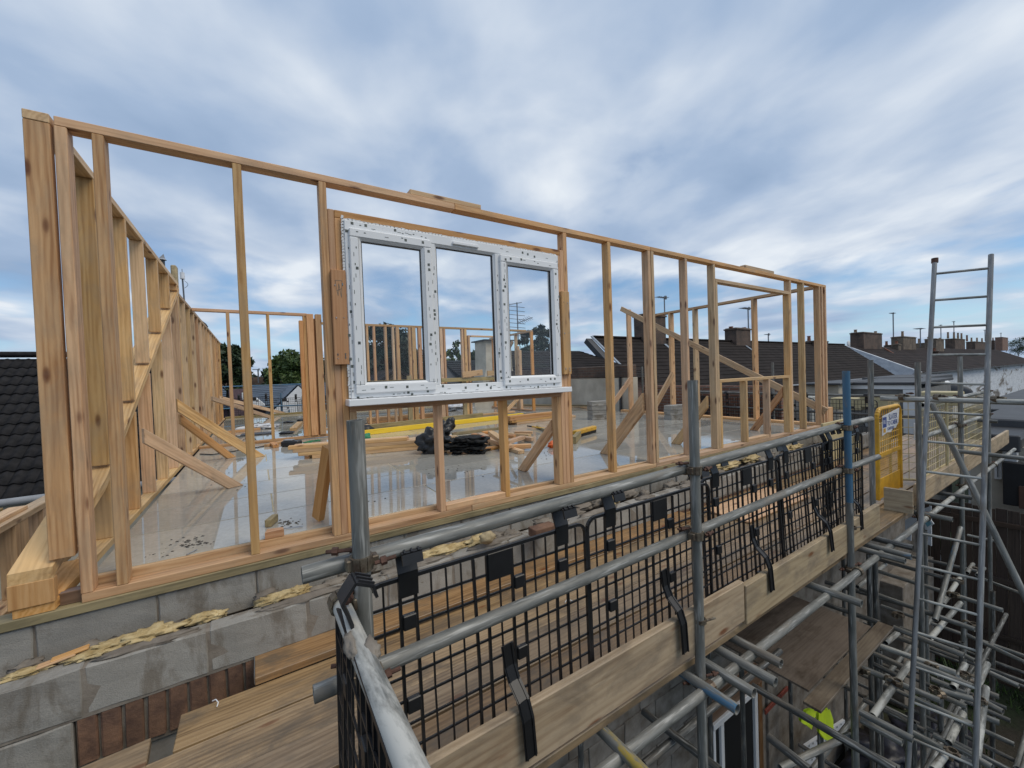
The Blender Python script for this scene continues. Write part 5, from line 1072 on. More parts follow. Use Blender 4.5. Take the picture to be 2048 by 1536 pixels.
for s, o in ((1, 0), (-1, 2 * nx)):
    for i in range(nx - 1): q = (o + 2 * i, o + 2 * i + 2, o + 2 * i + 3, o + 2 * i + 1); F.append(q if s > 0 else q[::-1])
for i in range(nx - 1): F.append((2 * i, 2 * nx + 2 * i, 2 * nx + 2 * i + 2, 2 * i + 2))
TM = bpy.data.meshes.new('roof_tile'); TM.from_pydata(V, [], F); TM.materials.append(M_TILE); TM.polygons.foreach_set('use_smooth', [i < 2 * nx - 2 for i in range(len(F))])
rt = random.Random(8); r = 0
while r * .315 < sl - .2:
    for c in range(20):
        x = .3 - (c + 1) * .302 + (r % 2) * .0
        link(bpy.data.objects.new('roof_tile', TM), nr, RM @ Matrix.Translation((x, r * .315, rt.uniform(-.003, .004) - .02)) @ Matrix.Rotation(rt.uniform(-.012, .012), 4, 'Z'))
    r += 1
beam('ridge', (-12, ye + run, ze + rise + .03), (-1.0, ye + run, ze + rise + .03), .22, .12, M_TILE, nr, (0, 0, 1), .04)
tube('gutter', (-9, ye - .05, ze - .06), (-1.0, ye - .05, ze - .06), M_GUT, nr, .06); MB().box(-9, -1.0, ye + .02, ye + .30, -5.2, ze - .10).build('wall', M_GRAV, nr)
# cowl, pot and mast above the left wall
ck = PX(324, 505, -2.2); cw_ = thing('flue_cowl', 'small dark flue cowl with a pointed vane above the left stud wall', 'flue', ck)
p = PX(325, 520, -2.2); MB().rod(p - Vector((0, 0, 1.4)), p + Vector((0, 0, -.02)), .055, 10).build('flue_pipe', M_DKGREY, cw_); MB().rod(p, p + Vector((0, 0, .05)), .10, 10, .06).add([(p.x - .08, p.y, p.z + .05), (p.x + .06, p.y, p.z + .05), (p.x + .03, p.y, p.z + .19), (p.x - .08, p.y + .02, p.z + .05), (p.x + .06, p.y + .02, p.z + .05), (p.x + .03, p.y + .02, p.z + .19)], [(0, 1, 2), (5, 4, 3), (0, 3, 4, 1), (1, 4, 5, 2), (2, 5, 3, 0)]).build('cowl', M_GUT, cw_)
p = PX(348, 532, -1.35); o = box('rendered_stub', p.x - .05, p.x + .05, p.y - .1, p.y + .12, p.z - 1.2, p.z, M_RUBBLE, None, .02); tag(o, 'pale rendered stub of chimney peeping over the left stud wall', 'chimney')
p, q = PX(371, 600, -2.4), PX(365, 558, -2.4); ms = thing('aerial_mast', 'pole with a pale aerial box at its head beyond the left stud wall', 'aerial', p)
MB().rod(p - Vector((0, 0, 2)), q, .03, 8).build('pole', M_ALU, ms); MB().rod(q, q + Vector((0, 0, .27)), .085, 12, .075).build('aerial_box', M_SIGN, ms); MB().rod(q + Vector((0, 0, .27)), q + Vector((0, 0, .42)), .012, 6).build('tip', M_ALU, ms)
MB().path([q + Vector((.05 + .12 * math.sin(k * .35), 0, -.06 - .035 * k)) for k in range(10)], .008, 5).build('cable', M_BLK, ms)
p = PX(398, 640, -1.1); o = blob('ridge_tiles', p + Vector((-.25, .5, -.1)), (.35, 1.0, .22), M_TILE, None, 3, 3, .3, 2); tag(o, 'dark ridge end just visible above the far left stud wall', 'roof ridge')

# ================================================================== TREES
def tree(label, base, h, cw, seed, lm, n=2600, name='tree', leaf=.16, crown0=.25, cz=1.0, tr=.16):
    rs = random.Random(seed); r = thing(name, label, 'tree', base, None); b = Vector(base)
    mb = MB(); top = b + Vector((0, 0, h * .8)); mid = b.lerp(top, .5) + Vector((rs.uniform(-.2, .2), 0, 0)); mb.rod(b, mid, tr, 8, tr * .7); mb.rod(mid, top, tr * .7, 8, tr * .2); cl = []
    for k in range(22):
        z = rs.uniform(max(crown0, .35), .97); a = rs.uniform(0, 6.28); prof = math.sin(min(1, (1 - z) * 3.2 + .28) * 1.6); rr_ = cw * prof * rs.uniform(.45, 1.0)
        e = b + Vector((rr_ * math.cos(a), rr_ * math.sin(a), h * z)); s0 = b.lerp(top, min(.95, z * .85)); mb.rod(s0, e, tr * .28, 6, .015); cl.append((e, rs.uniform(.30, .52) * cw))
    for k in range(10): e = b + Vector((rs.gauss(0, cw * .35), rs.gauss(0, cw * .35), h * rs.uniform(max(crown0, .5), .93))); cl.append((e, rs.uniform(.28, .46) * cw))
    mb.build('trunk', M_BARK, r); V, F = [], []
    for k in range(n):
        c, q = rs.choice(cl); d = Vector((rs.gauss(0, 1), rs.gauss(0, 1), rs.gauss(0, 1))).normalized() * q * rs.random() ** .45; d.z *= .75 * cz; p = c + d
        u = Vector((rs.gauss(0, 1), rs.gauss(0, 1), rs.gauss(0, 1))).normalized(); v = u.cross(Vector((rs.gauss(0, 1), rs.gauss(0, 1), rs.gauss(0, 1)))).normalized(); s_ = leaf * rs.uniform(.6, 1.3); k0 = len(V)
        V += [p - u * s_, p + v * s_ * .45, p + u * s_, p - v * s_ * .45]; F.append((k0, k0 + 1, k0 + 2, k0 + 3))
    mk('crown', V, F, lm, r); return r
def tr(label, px, pytop, Y, w_px, seed, lm, n=2600, base=-4.5, **k):
    n = int(n * 2.2); k['leaf'] = k.get('leaf', .16) * .8
    p = PY(px, pytop, Y); dep = (p - CAMP).dot(-Matrix(RX).col[2]); tree(label, (p.x, p.y, base), (p.z - base) / .99, w_px * dep / FPX * .80, seed, lm, n, **k)
tr('leafy dark green tree right behind the far end of the left stud wall', 458, 690, 24, 44, 1, LEAF_D, 3200, leaf=.22, base=-1.5)
tr('round mid green tree behind the blue roofed building, left of the bundled posts', 582, 710, 46, 44, 2, LEAF_G, 2600, leaf=.34, base=-2); tr('dark green tree low behind the bundled posts', 622, 720, 48, 44, 3, LEAF_D, 2600, leaf=.34, base=-2); tr('small dark tree left of the round green one', 545, 735, 50, 24, 4, LEAF_D, 1800, leaf=.34)
tr('large dark open tree seen through the left window light', 772, 658, 24, 62, 5, LEAF_B, 4600, leaf=.22, base=-1.5, crown0=.2); tr('dark shrubby tree low in the left window light, by the mullion', 838, 700, 27, 46, 6, LEAF_B, 2600, leaf=.25, base=-1.5); tr('dark tree at the left edge of the left window light', 732, 690, 30, 36, 16, LEAF_B, 2000, leaf=.25, base=-1.5)
tr('thin upright young green tree seen through the middle window light', 913, 682, 26, 14, 7, LEAF_G, 900, leaf=.16, crown0=.5, cz=2.2, tr=.06); tr('second slim young green tree left of the upright one', 897, 700, 26, 16, 17, LEAF_G, 800, leaf=.16, crown0=.5, cz=1.8, tr=.06)
tr('round dark green tree left of the rendered chimney', 958, 694, 40, 36, 8, LEAF_D, 2400, leaf=.3, base=-2)
tr('dark tree behind the rendered chimney in the right window light', 1052, 664, 26, 26, 9, LEAF_B, 1800, leaf=.2, base=-.5); tr('tall bluish dark tree in the right window light', 1084, 650, 28, 30, 10, LEAF_B, 2200, leaf=.2, base=-.5)
tr('far dark tree on the skyline at the right frame edge', 2036, 676, 60, 24, 11, LEAF_D, 1500, leaf=.6)
V = []
hd = random.Random(21); mb = MB(); V, F = [], []
for k in range(5200):
    u = hd.random(); p = PY(430 + u * 560, 772, 55); top = 2.7 + 1.6 * noise.noise(Vector((u * 9, 0, 0))); z = -4 + (top + 4) * hd.random() ** .6
    c = Vector((p.x, p.y + hd.uniform(-1.5, 1.5), z)); a = Vector((hd.gauss(0, 1), hd.gauss(0, 1), hd.gauss(0, 1))).normalized(); b = a.orthogonal().normalized(); s_ = .5; k0 = len(V)
    V += [c - a * s_, c + b * s_ * .6, c + a * s_, c - b * s_ * .6]; F.append((k0, k0 + 1, k0 + 2, k0 + 3))
h_ = mk('hedge', V, F, LEAF_B); tag(h_, 'long dark hedge line far beyond the blue roofed building', 'hedge')
o = box('brick_terrace', PY(440, 760, 52).x, PY(690, 760, 52).x, 51.5, 53, -5, 1.9, M_CHIM, None, .01); tag(o, 'long low dark brick building below the far trees', 'building')

# ================================================================== HOUSES
def slope(name, par, x0, x1, ye, ze, yr, zr, n, mat, ends=0.0, th=.10):
    """a roof slope facing the camera, in stepped courses of tiles"""
    mb = MB(); rs = random.Random(int(x0 * 10)); L_ = math.hypot(yr - ye, zr - ze); a = math.atan2(zr - ze, yr - ye); Mx = Matrix.Translation((0, ye, ze)) @ Matrix.Rotation(a, 4, 'X'); g_ = L_ / n
    for i in range(n):
        Vb, Fb = boxVF(x1 - x0, g_ * 1.15, .03); Mt = Mx @ Matrix.Translation(((x0 + x1) / 2, g_ * (i + .5), .0)) @ Matrix.Rotation(-.028 / g_ * .9, 4, 'X'); mb.add(Vb, Fb, Mt)
    return mb.build(name, mat, par)
def chimney(label, px0, px1, pyt, pyb, Y, pots=(), mat=None, cap=True, dep=.45, grp=None):
    y0, y1 = Y - dep, Y + dep; x0, x1 = PY(px0, pyt, y1).x, PY(px1, pyt, y0).x
    if x1 - x0 < .35: x1 = x0 + .35
    zt, zb = PY((px0 + px1) / 2, pyt, Y).z, PY((px0 + px1) / 2, pyb, Y).z
    c = thing('chimney_stack', label, 'chimney', ((x0 + x1) / 2, Y, zb)); box('stack', x0, x1, y0, y1, zb - 1.2, zt - .16, mat or M_CHIM, c, .01)
    box('oversailing_course', x0 - .06, x1 + .06, y0 - .06, y1 + .06, zt - .159, zt - .05, mat or M_CHIM, c, .01); box('flaunching', x0 + .02, x1 - .02, y0 + .02, y1 - .02, zt - .049, zt + .01, M_MORT, c, .02)
    for px, hh, m in pots: q = PY(px, pyt, Y); MB().rod((q.x, Y, zt), (q.x, Y, zt + hh), .15, 12, .12).rod((q.x, Y, zt + hh - .06), (q.x, Y, zt + hh), .155, 12).build('chimney_pot', m, c)
    return c
TY, TE, TZ, TEZ = 14.0, 10.0, 3.08, -.24
t1 = thing('terraced_house', 'long dark tiled terrace roof beyond the right end of the stud wall', 'terraced house', (30, 13, -5.25))
xl, xr = PY(1186, 675, TY).x, 53.0
slope('roof_slope', t1, xl, xr, TE, TEZ, TY, TZ, 15, M_TILE2)
for k in range(1, 15): z_ = TEZ + (TZ - TEZ) * k / 15
box('ridge', xl, xr, TY - .12, TY + .12, TZ - .02, TZ + .10, M_TILE2, t1, .03); MB().box(xl + .1, xr - .1, TE + .35, 17.5, -5.2, TEZ + .1).build('wall', M_BRICKR, t1); box('gutter', xl, xr, TE - .12, TE, TEZ - .12, TEZ - .02, M_GUT, t1, .02)
beam('verge_flashing', (xl - .1, TE, TEZ + .05), (xl - .1, TY, TZ + .05), .16, .06, M_LEAD, t1); beam('verge_wall', (xl - .40, TE + .2, TEZ - .28), (xl - .40, TY, TZ - .20), .45, .30, M_DKGREY, t1)
for px in (1338, 1500): x = PY(px, 685, 13.2).x; beam('chimney_flashing', (x, 12.9, 2.22), (x, 13.5, 2.72), .22, .04, M_LEAD, t1)
t0 = thing('terraced_house', 'lower dark tiled roof beside the rendered chimney, left of the long terrace', 'terraced house', (12, 13, -5.25))
xa = PX(1062, 700, 12.0).x; slope('roof_slope', t0, 9.0, xl - .6, 9.2, .75, 14.5, 2.32, 15, M_TILE2); MB().box(9.0, xl - .6, 9.6, 14.4, -5.2, .8).build('wall', M_BRICKR, t0)
pw = thing('party_wall', 'pale stained rendered party wall with a brown brick coping along the right side of the floor', 'wall', (8.45, 6, -.5))
zt_ = PX(1253, 755, 8.35).z; yb0 = PX(1264, 800, 8.35).y; box('render', 8.35, 8.6, yb0, 10.2, -.6, zt_, M_GRAV, pw, .008, 'y'); box('coping', 8.32, 8.63, yb0 + .05, 10.2, zt_ + .001, zt_ + .34, M_CHIM, pw, .02, 'y')
tube('drain_pipe', (8.30, yb0 + .35, -.4), (8.30, yb0 + .35, zt_), M_DKGREY, pw, .035)
o = box('brick_wall', 9.3, 9.5, 1.2, yb0 + .4, -5, .62, M_BRICKR, None, .01); tag(o, 'red brick wall behind the mesh guards beyond the right end wall', 'wall')
# rendered chimney with flared foot
rc = thing('chimney_stack', 'rendered grey chimney stack with a flared foot and thin dark cap', 'chimney', (8.6, 11, 0))
q0, q1 = PY(972, 700, 10.6), PY(1022, 700, 10.6); zt_ = PY(1000, 682, 10.6).z
prof = [(-2.5, .9), (0.1, .75), (.55, .45), (.95, .16), (1.35, .03), (zt_, 0)]; V, F = [], []
for z_, ex in prof: V += [(q0.x - ex * .75, 10.6, z_), (q1.x + ex, 10.6, z_), (q1.x + ex, 11.5, z_), (q0.x - ex * .75, 11.5, z_)]
for i in range(len(prof) - 1):
    for j in range(4): F.append((i * 4 + j, i * 4 + (j + 1) % 4, (i + 1) * 4 + (j + 1) % 4, (i + 1) * 4 + j))
F += [(3, 2, 1, 0), tuple(range(len(V) - 4, len(V)))]; mk('stack', V, F, M_GRAV, rc); box('cap', q0.x - .12, q1.x + .12, 10.5, 11.6, zt_ + .001, zt_ + .05, M_DKGREY, rc, .005)
# roofs left of it
t2 = thing('house', 'dark tiled hipped roof seen through the middle window light', 'house', (10, 15, -5))
xa, xb = PY(893, 745, 15).x, PY(985, 745, 15).x; zr_ = PY(935, 721, 17).z; ze_ = PY(935, 775, 13.5).z
slope('roof_slope', t2, xa + .6, xb + 3, 13.5, ze_, 17, zr_, 12, M_TILE); MB().box(xa + .8, xb + 3, 13.9, 20, -5, ze_ + .05).build('wall', M_GRAV, t2)
V = [(xa + .6, 17, zr_ + .02), (xa - 1.2, 13.4, ze_ - .5), (xa + 1.6, 13.4, ze_ - .5), (xa + .6, 17, zr_ - .1), (xa - 1.2, 13.4, ze_ - .6), (xa + 1.6, 13.4, ze_ - .6)]; mk('hip_slope', V, [(0, 1, 2), (5, 4, 3), (0, 3, 4, 1), (1, 4, 5, 2), (2, 5, 3, 0)], M_DKGREY, t2)
def gablehouse(label, papex, pl, pr_, Y, back, wall, roofm, n=10, over=.35, wallz=-5):
    A, Lf, Rt = PY(*papex, Y), PY(*pl, Y), PY(*pr_, Y); h = thing('house', label, 'house', (A.x, Y, wallz))
    zb = min(Lf.z, Rt.z); Lx, Rx_ = Lf.x, Rt.x
    V = [(Lx, Y, wallz), (Rx_, Y, wallz), (Rx_, Y, Rt.z), (A.x, Y, A.z), (Lx, Y, Lf.z)]; V += [(x, Y + .25, z_) for x, _, z_ in V]
    mk('gable_wall', V, [(0, 1, 2, 3, 4), (9, 8, 7, 6, 5)] + [(i, i + 5, (i + 1) % 5 + 5, (i + 1) % 5) for i in range(5)], wall, h)
    for e in (Lf, Rt):
        d = Vector((e.x - A.x, 0, e.z - A.z)); ln = d.length; d.normalize(); nn = Vector((-d.z, 0, d.x)) * (1 if d.x > 0 else -1); mb = MB()
        for i in range(n): p0 = Vector((A.x, Y - over, A.z)) + d * (ln * i / n) + nn * .06; p1 = p0 + d * ln / n * 1.12 + nn * .03; mb.bar((p0 + p1) / 2 + Vector((0, 0, 0)), (p0 + p1) / 2 + Vector((0, back, 0)), (p1 - p0).length, .03, nn)
        mb.build('roof_slope', roofm, h)
        if over > .1: beam('verge', Vector((A.x, Y - over - .01, A.z + .06)), Vector((e.x, Y - over - .01, e.z + .06)), .04, .14, roofm, h)
    return h
gablehouse('brown gabled house with a dark tiled roof in the left window light', (790, 741), (757, 765), (826, 762), 19, 7, plain('tan_boarding', (.22, .15, .085), .8), M_TILE3)
bh = gablehouse('white gabled building with a blue grey slate roof beyond the left bay', (597, 772), (533, 836), (662, 836), 21, 9, M_WHITE, M_SLATEB, over=-.30)
xa, xb = PY(440, 775, 27).x, PY(597, 775, 27).x; slope('main_roof', bh, xa, xb + 2, 23.5, PY(500, 812, 23.5).z, 27.5, PY(500, 772, 27.5).z, 10, M_SLATEB); MB().box(xa, xb + 2, 24, 27, -5, PY(500, 812, 23.5).z).build('main_wall', M_PINKB, bh)
p, q = PY(458, 798, 22.8), PY(499, 777, 22.8); b_ = box('brick_bay', p.x, q.x, 22.8, 24.5, -5, q.z, M_PINKB, bh, .01); p, q = PY(484, 799, 22.7), PY(490, 785, 22.7); wv = box('window', p.x, q.x, 22.72, 22.79, p.z, q.z, M_WHITE, bh, .005); box('pane', p.x + .06, q.x - .06, 22.70, 22.715, p.z + .06, q.z - .06, M_DKGREY, wv, 0)
dm = PY(514, 808, 20.5); mk('dormer', [(dm.x - .35, 20.5, dm.z - .1), (dm.x + .35, 20.5, dm.z - .1), (dm.x, 20.5, dm.z + .28), (dm.x - .35, 22.5, dm.z - .1), (dm.x + .35, 22.5, dm.z - .1), (dm.x, 22.5, dm.z + .28)], [(0, 1, 2), (5, 4, 3), (1, 4, 5, 2), (2, 5, 3, 0), (0, 3, 4, 1)], M_WHITE, bh)
# terrace block 2, right
t3 = thing('terraced_house', 'second terrace with a peeling white gable and white stained rear wall at the right', 'terraced house', (70, 13, -5.25))
X3 = 53.6; e_ = PX(1838, 746, X3); k_ = PX(1692, 692, X3)
slope('roof_slope', t3, X3 + .3, 140, e_.y, e_.z, k_.y, k_.z, 15, M_TILE3); MB().box(X3 + .5, 139, e_.y + .4, 18, -6, e_.z - .05).build('rear_wall', M_PEEL, t3); box('gutter', X3 + .3, 140, e_.y - .14, e_.y - .01, e_.z - .2, e_.z - .04, M_DKGREY, t3, .02)
quadX('parapet', [(1674, 703), (1690, 691), (1842, 744), (1838, 768), (1792, 753)], X3, .45, M_PEEL, t3)
MB().box(X3 + .02, X3 + .42, e_.y + .5, 18, -6, e_.z + .1).build('end_wall', M_PEEL, t3)
beam('red_ridge_strip', (X3 + 9, 13.2, 2.7), (X3 + 9, 10, -.0), .25, .1, M_REDPOT, t3)
yd = thing('outbuilding', 'long low dark roofed yard building below the peeling white wall at the right', 'outbuilding', (30, 0, -5)); a, b = PX(1935, 822, 19), PX(2130, 822, 19); z1 = PX(2000, 818, 19).z
MB().box(19, 48, b.y, a.y, -5.2, z1 - .1).build('wall', M_PEEL, yd); box('flat_roof', 18.9, 48.1, b.y - .1, a.y + .1, z1 - .099, z1, M_DKGREY, yd, .02)
# chimneys
chimney('broad sooty brick chimney stack behind the diagonal board of the right end wall', 1267, 1331, 630, 690, TY, ()); chimney('second brick chimney stack on the long terrace, behind the right window opening', 1449, 1501, 657, 695, TY, ((1462, .12, M_REDPOT), (1488, .12, M_REDPOT)))
chimney('third brick chimney stack on the long terrace, at the right corner of the stud wall', 1610, 1656, 682, 700, TY, ((1618, .45, M_REDPOT),))
chimney('wide dark brick chimney with two short pots on the peeling gable', 1700, 1764, 666, 705, TY, ((1711, .28, M_POT), (1751, .30, M_POT)), dep=.6); chimney('rough stone coloured chimney with one tall pot', 1782, 1832, 674, 712, TY, ((1805, .75, M_POT),), M_CHIM2, dep=.6); chimney('small chimney with a red pot in front of the stone coloured one', 1784, 1802, 688, 703, 13.4, ((1793, .35, M_REDPOT),), M_CHIM2, dep=.3)
chimney('buff brick chimney just left of the ladder', 1849, 1888, 678, 712, 13.6, ((1857, .25, M_POT), (1880, .25, M_POT)), M_CHIM2, dep=.6); chimney('long dark chimney with four pale pots between the ladder stiles', 1890, 1930, 678, 700, 15, ((1896, 1.1, M_POT), (1908, 1.2, M_POT), (1916, 1.2, M_POT), (1923, 1.2, M_POT)), dep=.6)
chimney('low chimney with three pots beside the right ladder stile', 1932, 1975, 684, 705, 15, ((1934, 1.2, M_REDPOT), (1943, .8, M_POT), (1954, .9, M_POT), (1964, .9, M_POT)), dep=.6); chimney('last red brick chimney on the skyline right of the ladder', 1990, 2016, 675, 692, 16, (), M_BRICKR, dep=.6)
chimney('narrow sooty chimney between the wide two-pot stack and the stone coloured one', 1768, 1779, 690, 706, 15, ((1773, .5, M_REDPOT),), dep=.35); chimney('low stone chimney behind the stone coloured stack', 1832, 1845, 686, 712, 16, ((1838, .7, M_POT),), M_CHIM2, dep=.5); chimney('small far chimney with two pots right of the ladder', 1977, 1990, 681, 697, 18, ((1980, 1.0, M_POT), (1986, .8, M_REDPOT)), dep=.5); chimney('short chimney low on the slope left of the ladder', 1862, 1874, 702, 720, 12, ((1868, .4, M_REDPOT),), dep=.35)
# aerials
def aerial(label, px, pyt, pyb, Y, els=5, w=.5, tilt=0.0, kind=0, r=.03):
    p, q = PY(px, pyb, Y), PY(px, pyt, Y); q = Vector((p.x, p.y, q.z)); a = thing('television_aerial', label, 'aerial', p, 'television aerials'); MB().rod(p - Vector((0, 0, .3)), q, r, 6).build('mast', M_ALU, a); mb = MB()
    if kind == 0: mb.rod(q + Vector((-w, 0, -.05 - tilt)), q + Vector((w * .3, 0, -.05 + tilt)), r * .6, 5); [mb.rod(q + Vector((-w + w * 1.3 * k / els, -.3 * w, -.05)), q + Vector((-w + w * 1.3 * k / els, .3 * w, -.05)), r * .4, 4) for k in range(els + 1)]; mb.box(q.x + w * .1, q.x + w * .3, q.y - .05, q.y + .05, q.z - .15, q.z + .08)
    else:
        for k in range(8): z_ = q.z - .25 - k * .22; mb.rod((q.x - w * .9, q.y, z_ + .03), (q.x + w * .8, q.y, z_), r * .45, 4)
        mb.rod(q + Vector((-w * 1.2, 0, -.2)), q + Vector((w * .5, 0, .02)), r * .6, 5); mb.rod(q + Vector((0, 0, -1.1)), q + Vector((w * 1.6, 0, -.75)), r * .6, 5)
        for k in range(7): c = q + Vector((w * (.2 + k * .2), 0, -1.05 + .045 * k)); mb.rod(c + Vector((0, -.2, -.12)), c + Vector((0, .2, .12)), r * .4, 4)
        mb.rod(q + Vector((-w * 1.3, 0, -.25)), q + Vector((-w * 1.3, 0, -.05)), .12, 10)
    mb.build('elements', M_ALU, a)
aerial('tall comb-like aerial seen through the right window light', 1036, 605, 668, 15, kind=1, w=.62, r=.035); aerial('aerial on the broad sooty chimney', 1330, 594, 650, TY, w=.7, r=.04); aerial('aerial half hidden behind a stud of the right end wall', 1497, 616, 660, TY, w=.9, r=.05); aerial('tall aerial right of the wide two-pot chimney', 1787, 626, 680, 15, w=.8, r=.07)
aerial('aerial with a long arm left of the ladder', 1841, 657, 690, 15, w=1.6, r=.07); aerial('small aerial just behind the left ladder stile', 1882, 650, 680, 16, w=.6, r=.07); aerial('aerial between the ladder stiles', 1908, 643, 672, 16, w=.6, r=.07); aerial('aerial beside the right ladder stile', 1970, 660, 680, 16, w=.7, r=.07); aerial('tiny aerial on the last red chimney', 2002, 666, 678, 16, w=.6, r=.07); aerial('small aerial above the right corner of the stud wall', 1537, 668, 690, 16, w=.5, r=.05); aerial('distant aerial between the studs of the left bay', 517, 738, 760, 48, w=.5, r=.07)
d_ = PY(1697, 688, 14.2); o = blob('satellite_dish', d_, (.35, .12, .4), M_WHITE, None, 1, 3, .05, 1); tag(o, 'pale satellite dish on the left of the wide two-pot chimney', 'satellite dish')
# extensions behind the gate
ex = thing('extension', 'grey flat roofed extension with a white fascia behind the blue upright', 'extension', (16, 2, -5))
a, b = PX(1672, 776, 16), PX(1832, 776, 16); z1 = PX(1750, 771, 16).z
MB().box(16, 20, b.y, a.y, -5.2, z1 - .12).build('wall', plain('mid_grey_wall', (.17, .17, .165), .85), ex); box('fascia', 15.95, 15.998, b.y, a.y, z1 - .11, z1 + .02, M_WHITE, ex, .003, 'y'); box('flat_roof', 15.9, 20.1, b.y - .05, a.y + .05, z1 + .021, z1 + .10, M_DKGREY, ex, .01, 'y'); c_ = PX(1806, 776, 15.95).y; box('white_end', 15.93, 15.949, b.y, c_, z1 - 1.4, z1 - .12, M_WHITE, ex, .003, 'y')
e2 = thing('extension', 'low dark roofed extension just behind the white fascia', 'extension', (19, 3, -5)); a, b = PX(1740, 765, 21), PX(1835, 765, 21); z1 = PX(1780, 760, 21).z; MB().box(21, 25, b.y, a.y, -5.2, z1 - .1).build('wall', M_GRAV, e2); box('flat_roof', 20.8, 25.2, b.y - .2, a.y + .2, z1 - .099, z1 + .10, M_DKGREY, e2, .02, 'y')
e3 = thing('extension', 'pale rendered extension left of the blue upright', 'extension', (14.5, 4, -5)); a, b = PX(1612, 785, 15), PX(1677, 785, 15); z1 = PX(1640, 770, 15).z; MB().box(15, 18, b.y, a.y, -5.2, z1).build('wall', M_GRAV, e3); box('flat_roof', 14.85, 18.1, b.y - .1, a.y + .1, z1 + .001, z1 + .06, M_DKGREY, e3, .01, 'y')
e4 = thing('extension', 'small white gabled extension with a grey lean-to roof behind the ladder', 'extension', (22, 0, -5)); a, b = PX(1846, 780, 24), PX(1905, 780, 24); zt_, zb_ = PX(1873, 762, 24).z, PX(1873, 795, 24).z
V = [(24, a.y, zb_ + .4), (24, a.y, zb_ - 3), (24, b.y, zb_ - 3), (24, b.y, zb_ + .1), (24, a.y * .6 + b.y * .4, zt_)]; V += [(26, y_, z_) for x, y_, z_ in V]; mk('wall', V, [(0, 1, 2, 3, 4), (9, 8, 7, 6, 5)] + [(i, i + 5, (i + 1) % 5 + 5, (i + 1) % 5) for i in range(5)], M_WHITE, e4); m_ = a.y * .6 + b.y * .4
beam('roof_edge', (23.9, m_, zt_ + .05), (23.9, b.y, zb_ + .15), .5, .12, M_DKGREY, e4); beam('roof_edge', (23.9, m_, zt_ + .05), (23.9, a.y + .2, zb_ + .5), .5, .12, M_DKGREY, e4)
d_ = PX(1907, 786, 22); o = blob('satellite_dish', d_, (.15, .5, .32), M_DKGREY, None, 4, 3, .05, 1); tag(o, 'dark satellite dish behind the ladder', 'satellite dish')
# cream air-conditioning boxes and clutter
for i, (px, py) in enumerate(((1877, 788), (1752, 795), (1690, 800))): p = PX(px, py, 14); o = box('vent_box', p.x, p.x + .5, p.y - .35, p.y + .35, p.z - .28, p.z + .05, M_CREAM, None, .02, 'y'); tag(o, ('cream vent box behind the ladder', 'cream vent box above the yellow gate', 'cream box behind the blue upright')[i], 'vent box')
# black flat roofs and walls at the right edge
f1 = thing('flat_roof_building', 'black felt flat roofs stepping down at the right frame edge', 'building', (14, -3, -5))
a, b = PX(1952, 850, 14), PX(2110, 850, 14); z1, z2 = PX(2000, 838, 14).z, PX(2000, 868, 12.4).z
box('upper_roof', 14, 18, b.y, a.y, z1 - .25, z1, M_DKGREY, f1, .03, 'y'); a2, b2 = PX(1945, 870, 12.4), PX(2045, 870, 12.4); box('lower_roof', 12.2, 15, b2.y, a2.y, z2 - .28, z2 - .02, M_GASK, f1, .05, 'y'); box('roof_edge', 12.12, 12.2, b2.y, a2.y, z2 - .30, z2 + .02, M_DKGREY, f1, .02, 'y')
MB().box(12.7, 17.5, b.y, a.y - .1, -5.2, z2 - .281).build('wall', M_GRAV, f1)
a, b = PX(2006, 900, 12.6), PX(2036, 900, 12.6); box('white_wall', 12.5, 12.69, b.y, a.y, PX(2020, 922, 12.6).z, z2 - .30, M_WHITE, f1, .01, 'y'); p, q = PX(1989, 958, 12.6), PX(2002, 924, 12.6); wv = box('window', 12.6, 12.69, q.y, p.y, p.z, q.z, M_WHITE, f1, .01, 'y'); box('pane', 12.58, 12.599, q.y + .04, p.y - .04, p.z + .05, q.z - .05, M_DKGREY, wv, .0, 'y')
a, b = PX(2007, 950, 12.4), PX(2110, 950, 12.4); box('dark_cladding', 12.3, 12.49, b.y, a.y, PX(2030, 1010, 12.4).z, PX(2030, 925, 12.4).z, M_GASK, f1, .01, 'y'); box('brown_cladding', 12.25, 12.299, b.y, a.y - .2, PX(2030, 1012, 12.4).z, PX(2030, 968, 12.4).z, plain('red_brown_boarding', (.09, .045, .03), .8), f1, .01, 'y')

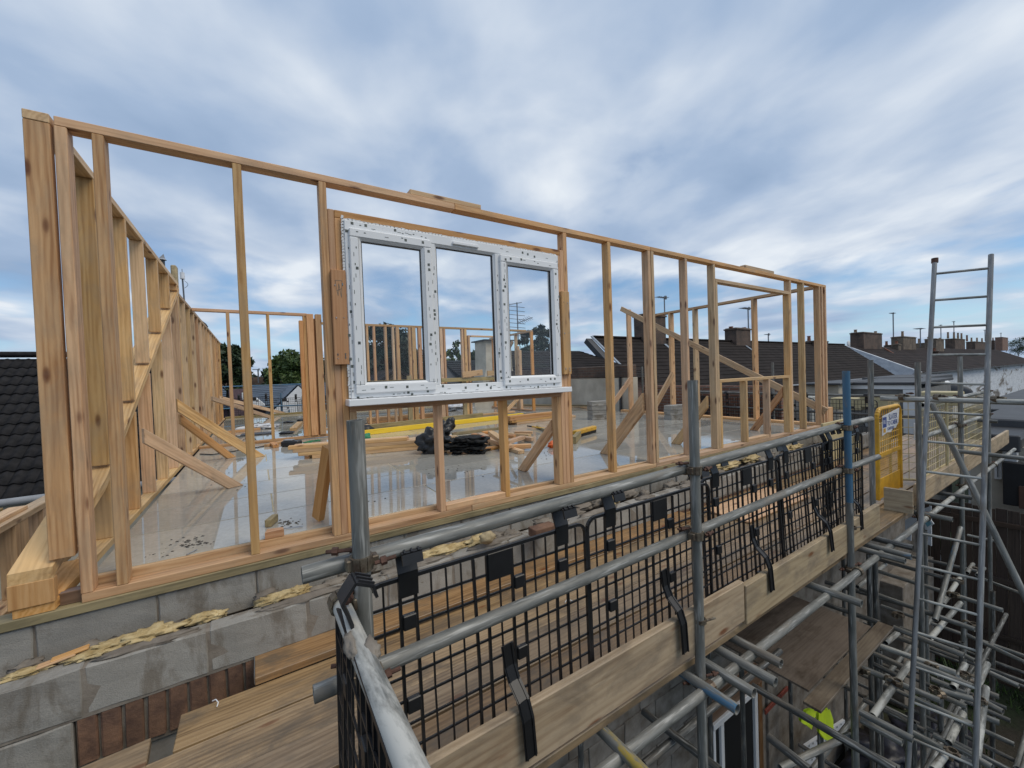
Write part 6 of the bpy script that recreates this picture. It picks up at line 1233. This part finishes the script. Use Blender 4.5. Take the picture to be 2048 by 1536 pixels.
# ================================================================== FAR SIDE SCAFFOLDS
fs1 = thing('scaffold', 'far blue painted guard rail scaffold beyond the left bay', 'scaffold', (0, 12.2, -5)); Yf = 12.2
for py in (815,): a, b = PY(440, py + 3, Yf), PY(668, py - 3, Yf); tube('ledger', (a.x, Yf, a.z), (b.x + 6, Yf, b.z), G_BLUE, fs1)
a, b = PY(440, 774, Yf + 1.0), PY(668, 766, Yf + 1.0); tube('ledger', (a.x, a.y, a.z), (b.x, b.y, b.z), G_BLUE, fs1)
for px, pt in ((562, 786), (578, 820), (463, 815)): p = PY(px, pt, Yf + .05); tube('standard', (p.x, p.y, p.z), (p.x, p.y, -5), G_BLUE, fs1)
for i, px in enumerate((468, 532, 597)): p = PY(px, 836, Yf + .03); guard('mesh_guard', ('far black mesh guard behind the left stud wall end', 'far black mesh guard left of the bundled posts', 'far black mesh guard behind the bundled posts')[i], (p.x, Yf + .03, p.z - .02), (1, 0, 0), 1.02, .62, True, False, 20 + i)
o = box('edge_beam', -.8, 8.1, 11.62, 11.72, .03, .12, W_TREAT, None); tag(o, 'treated edge timber along the far side of the floor', 'timber')
fs2 = thing('scaffold', 'scaffold guard rail with black mesh beyond the right end wall', 'scaffold', (9, 2, -5)); zl = .55
a, b = PX(1368, 783, 9.05), PX(1850, 795, 9.05); tube('ledger', (9.05, a.y, a.z), (9.05, -1.75, b.z), G, fs2); tube('ledger', (9.05, a.y, a.z - .33), (9.05, -1.75, b.z - .33), G_DARK, fs2)
for px, pt in ((1284, 733), (1545, 725), (1375, 780)): p = PX(px, pt, 9.1); tube('standard', (9.1, p.y, p.z), (9.1, p.y, -5), G, fs2)
yg = a.y - .02
for i in range(4):
    guard('mesh_guard', ('first black mesh guard beyond the right end wall, by the brick wall', 'second black mesh guard beyond the right end wall', 'third black mesh guard beyond the right end wall', 'fourth black mesh guard beyond the right end wall', 'black mesh guard beyond the right corner of the stud wall', 'last black mesh guard behind the blue upright')[i], (9.08, yg - i * .93, a.z - .90), (0, -1, .008), .90, .80, True, False, 30 + i)
o = box('white_cabinet', 10.2, 10.6, 1.0, 2.0, -1.2, .35, plain('greyed_white_metal', (.36, .36, .33), .6), None, .02, 'y'); tag(o, 'pale metal cabinet behind the mesh guards, seen through the right window opening', 'cabinet')
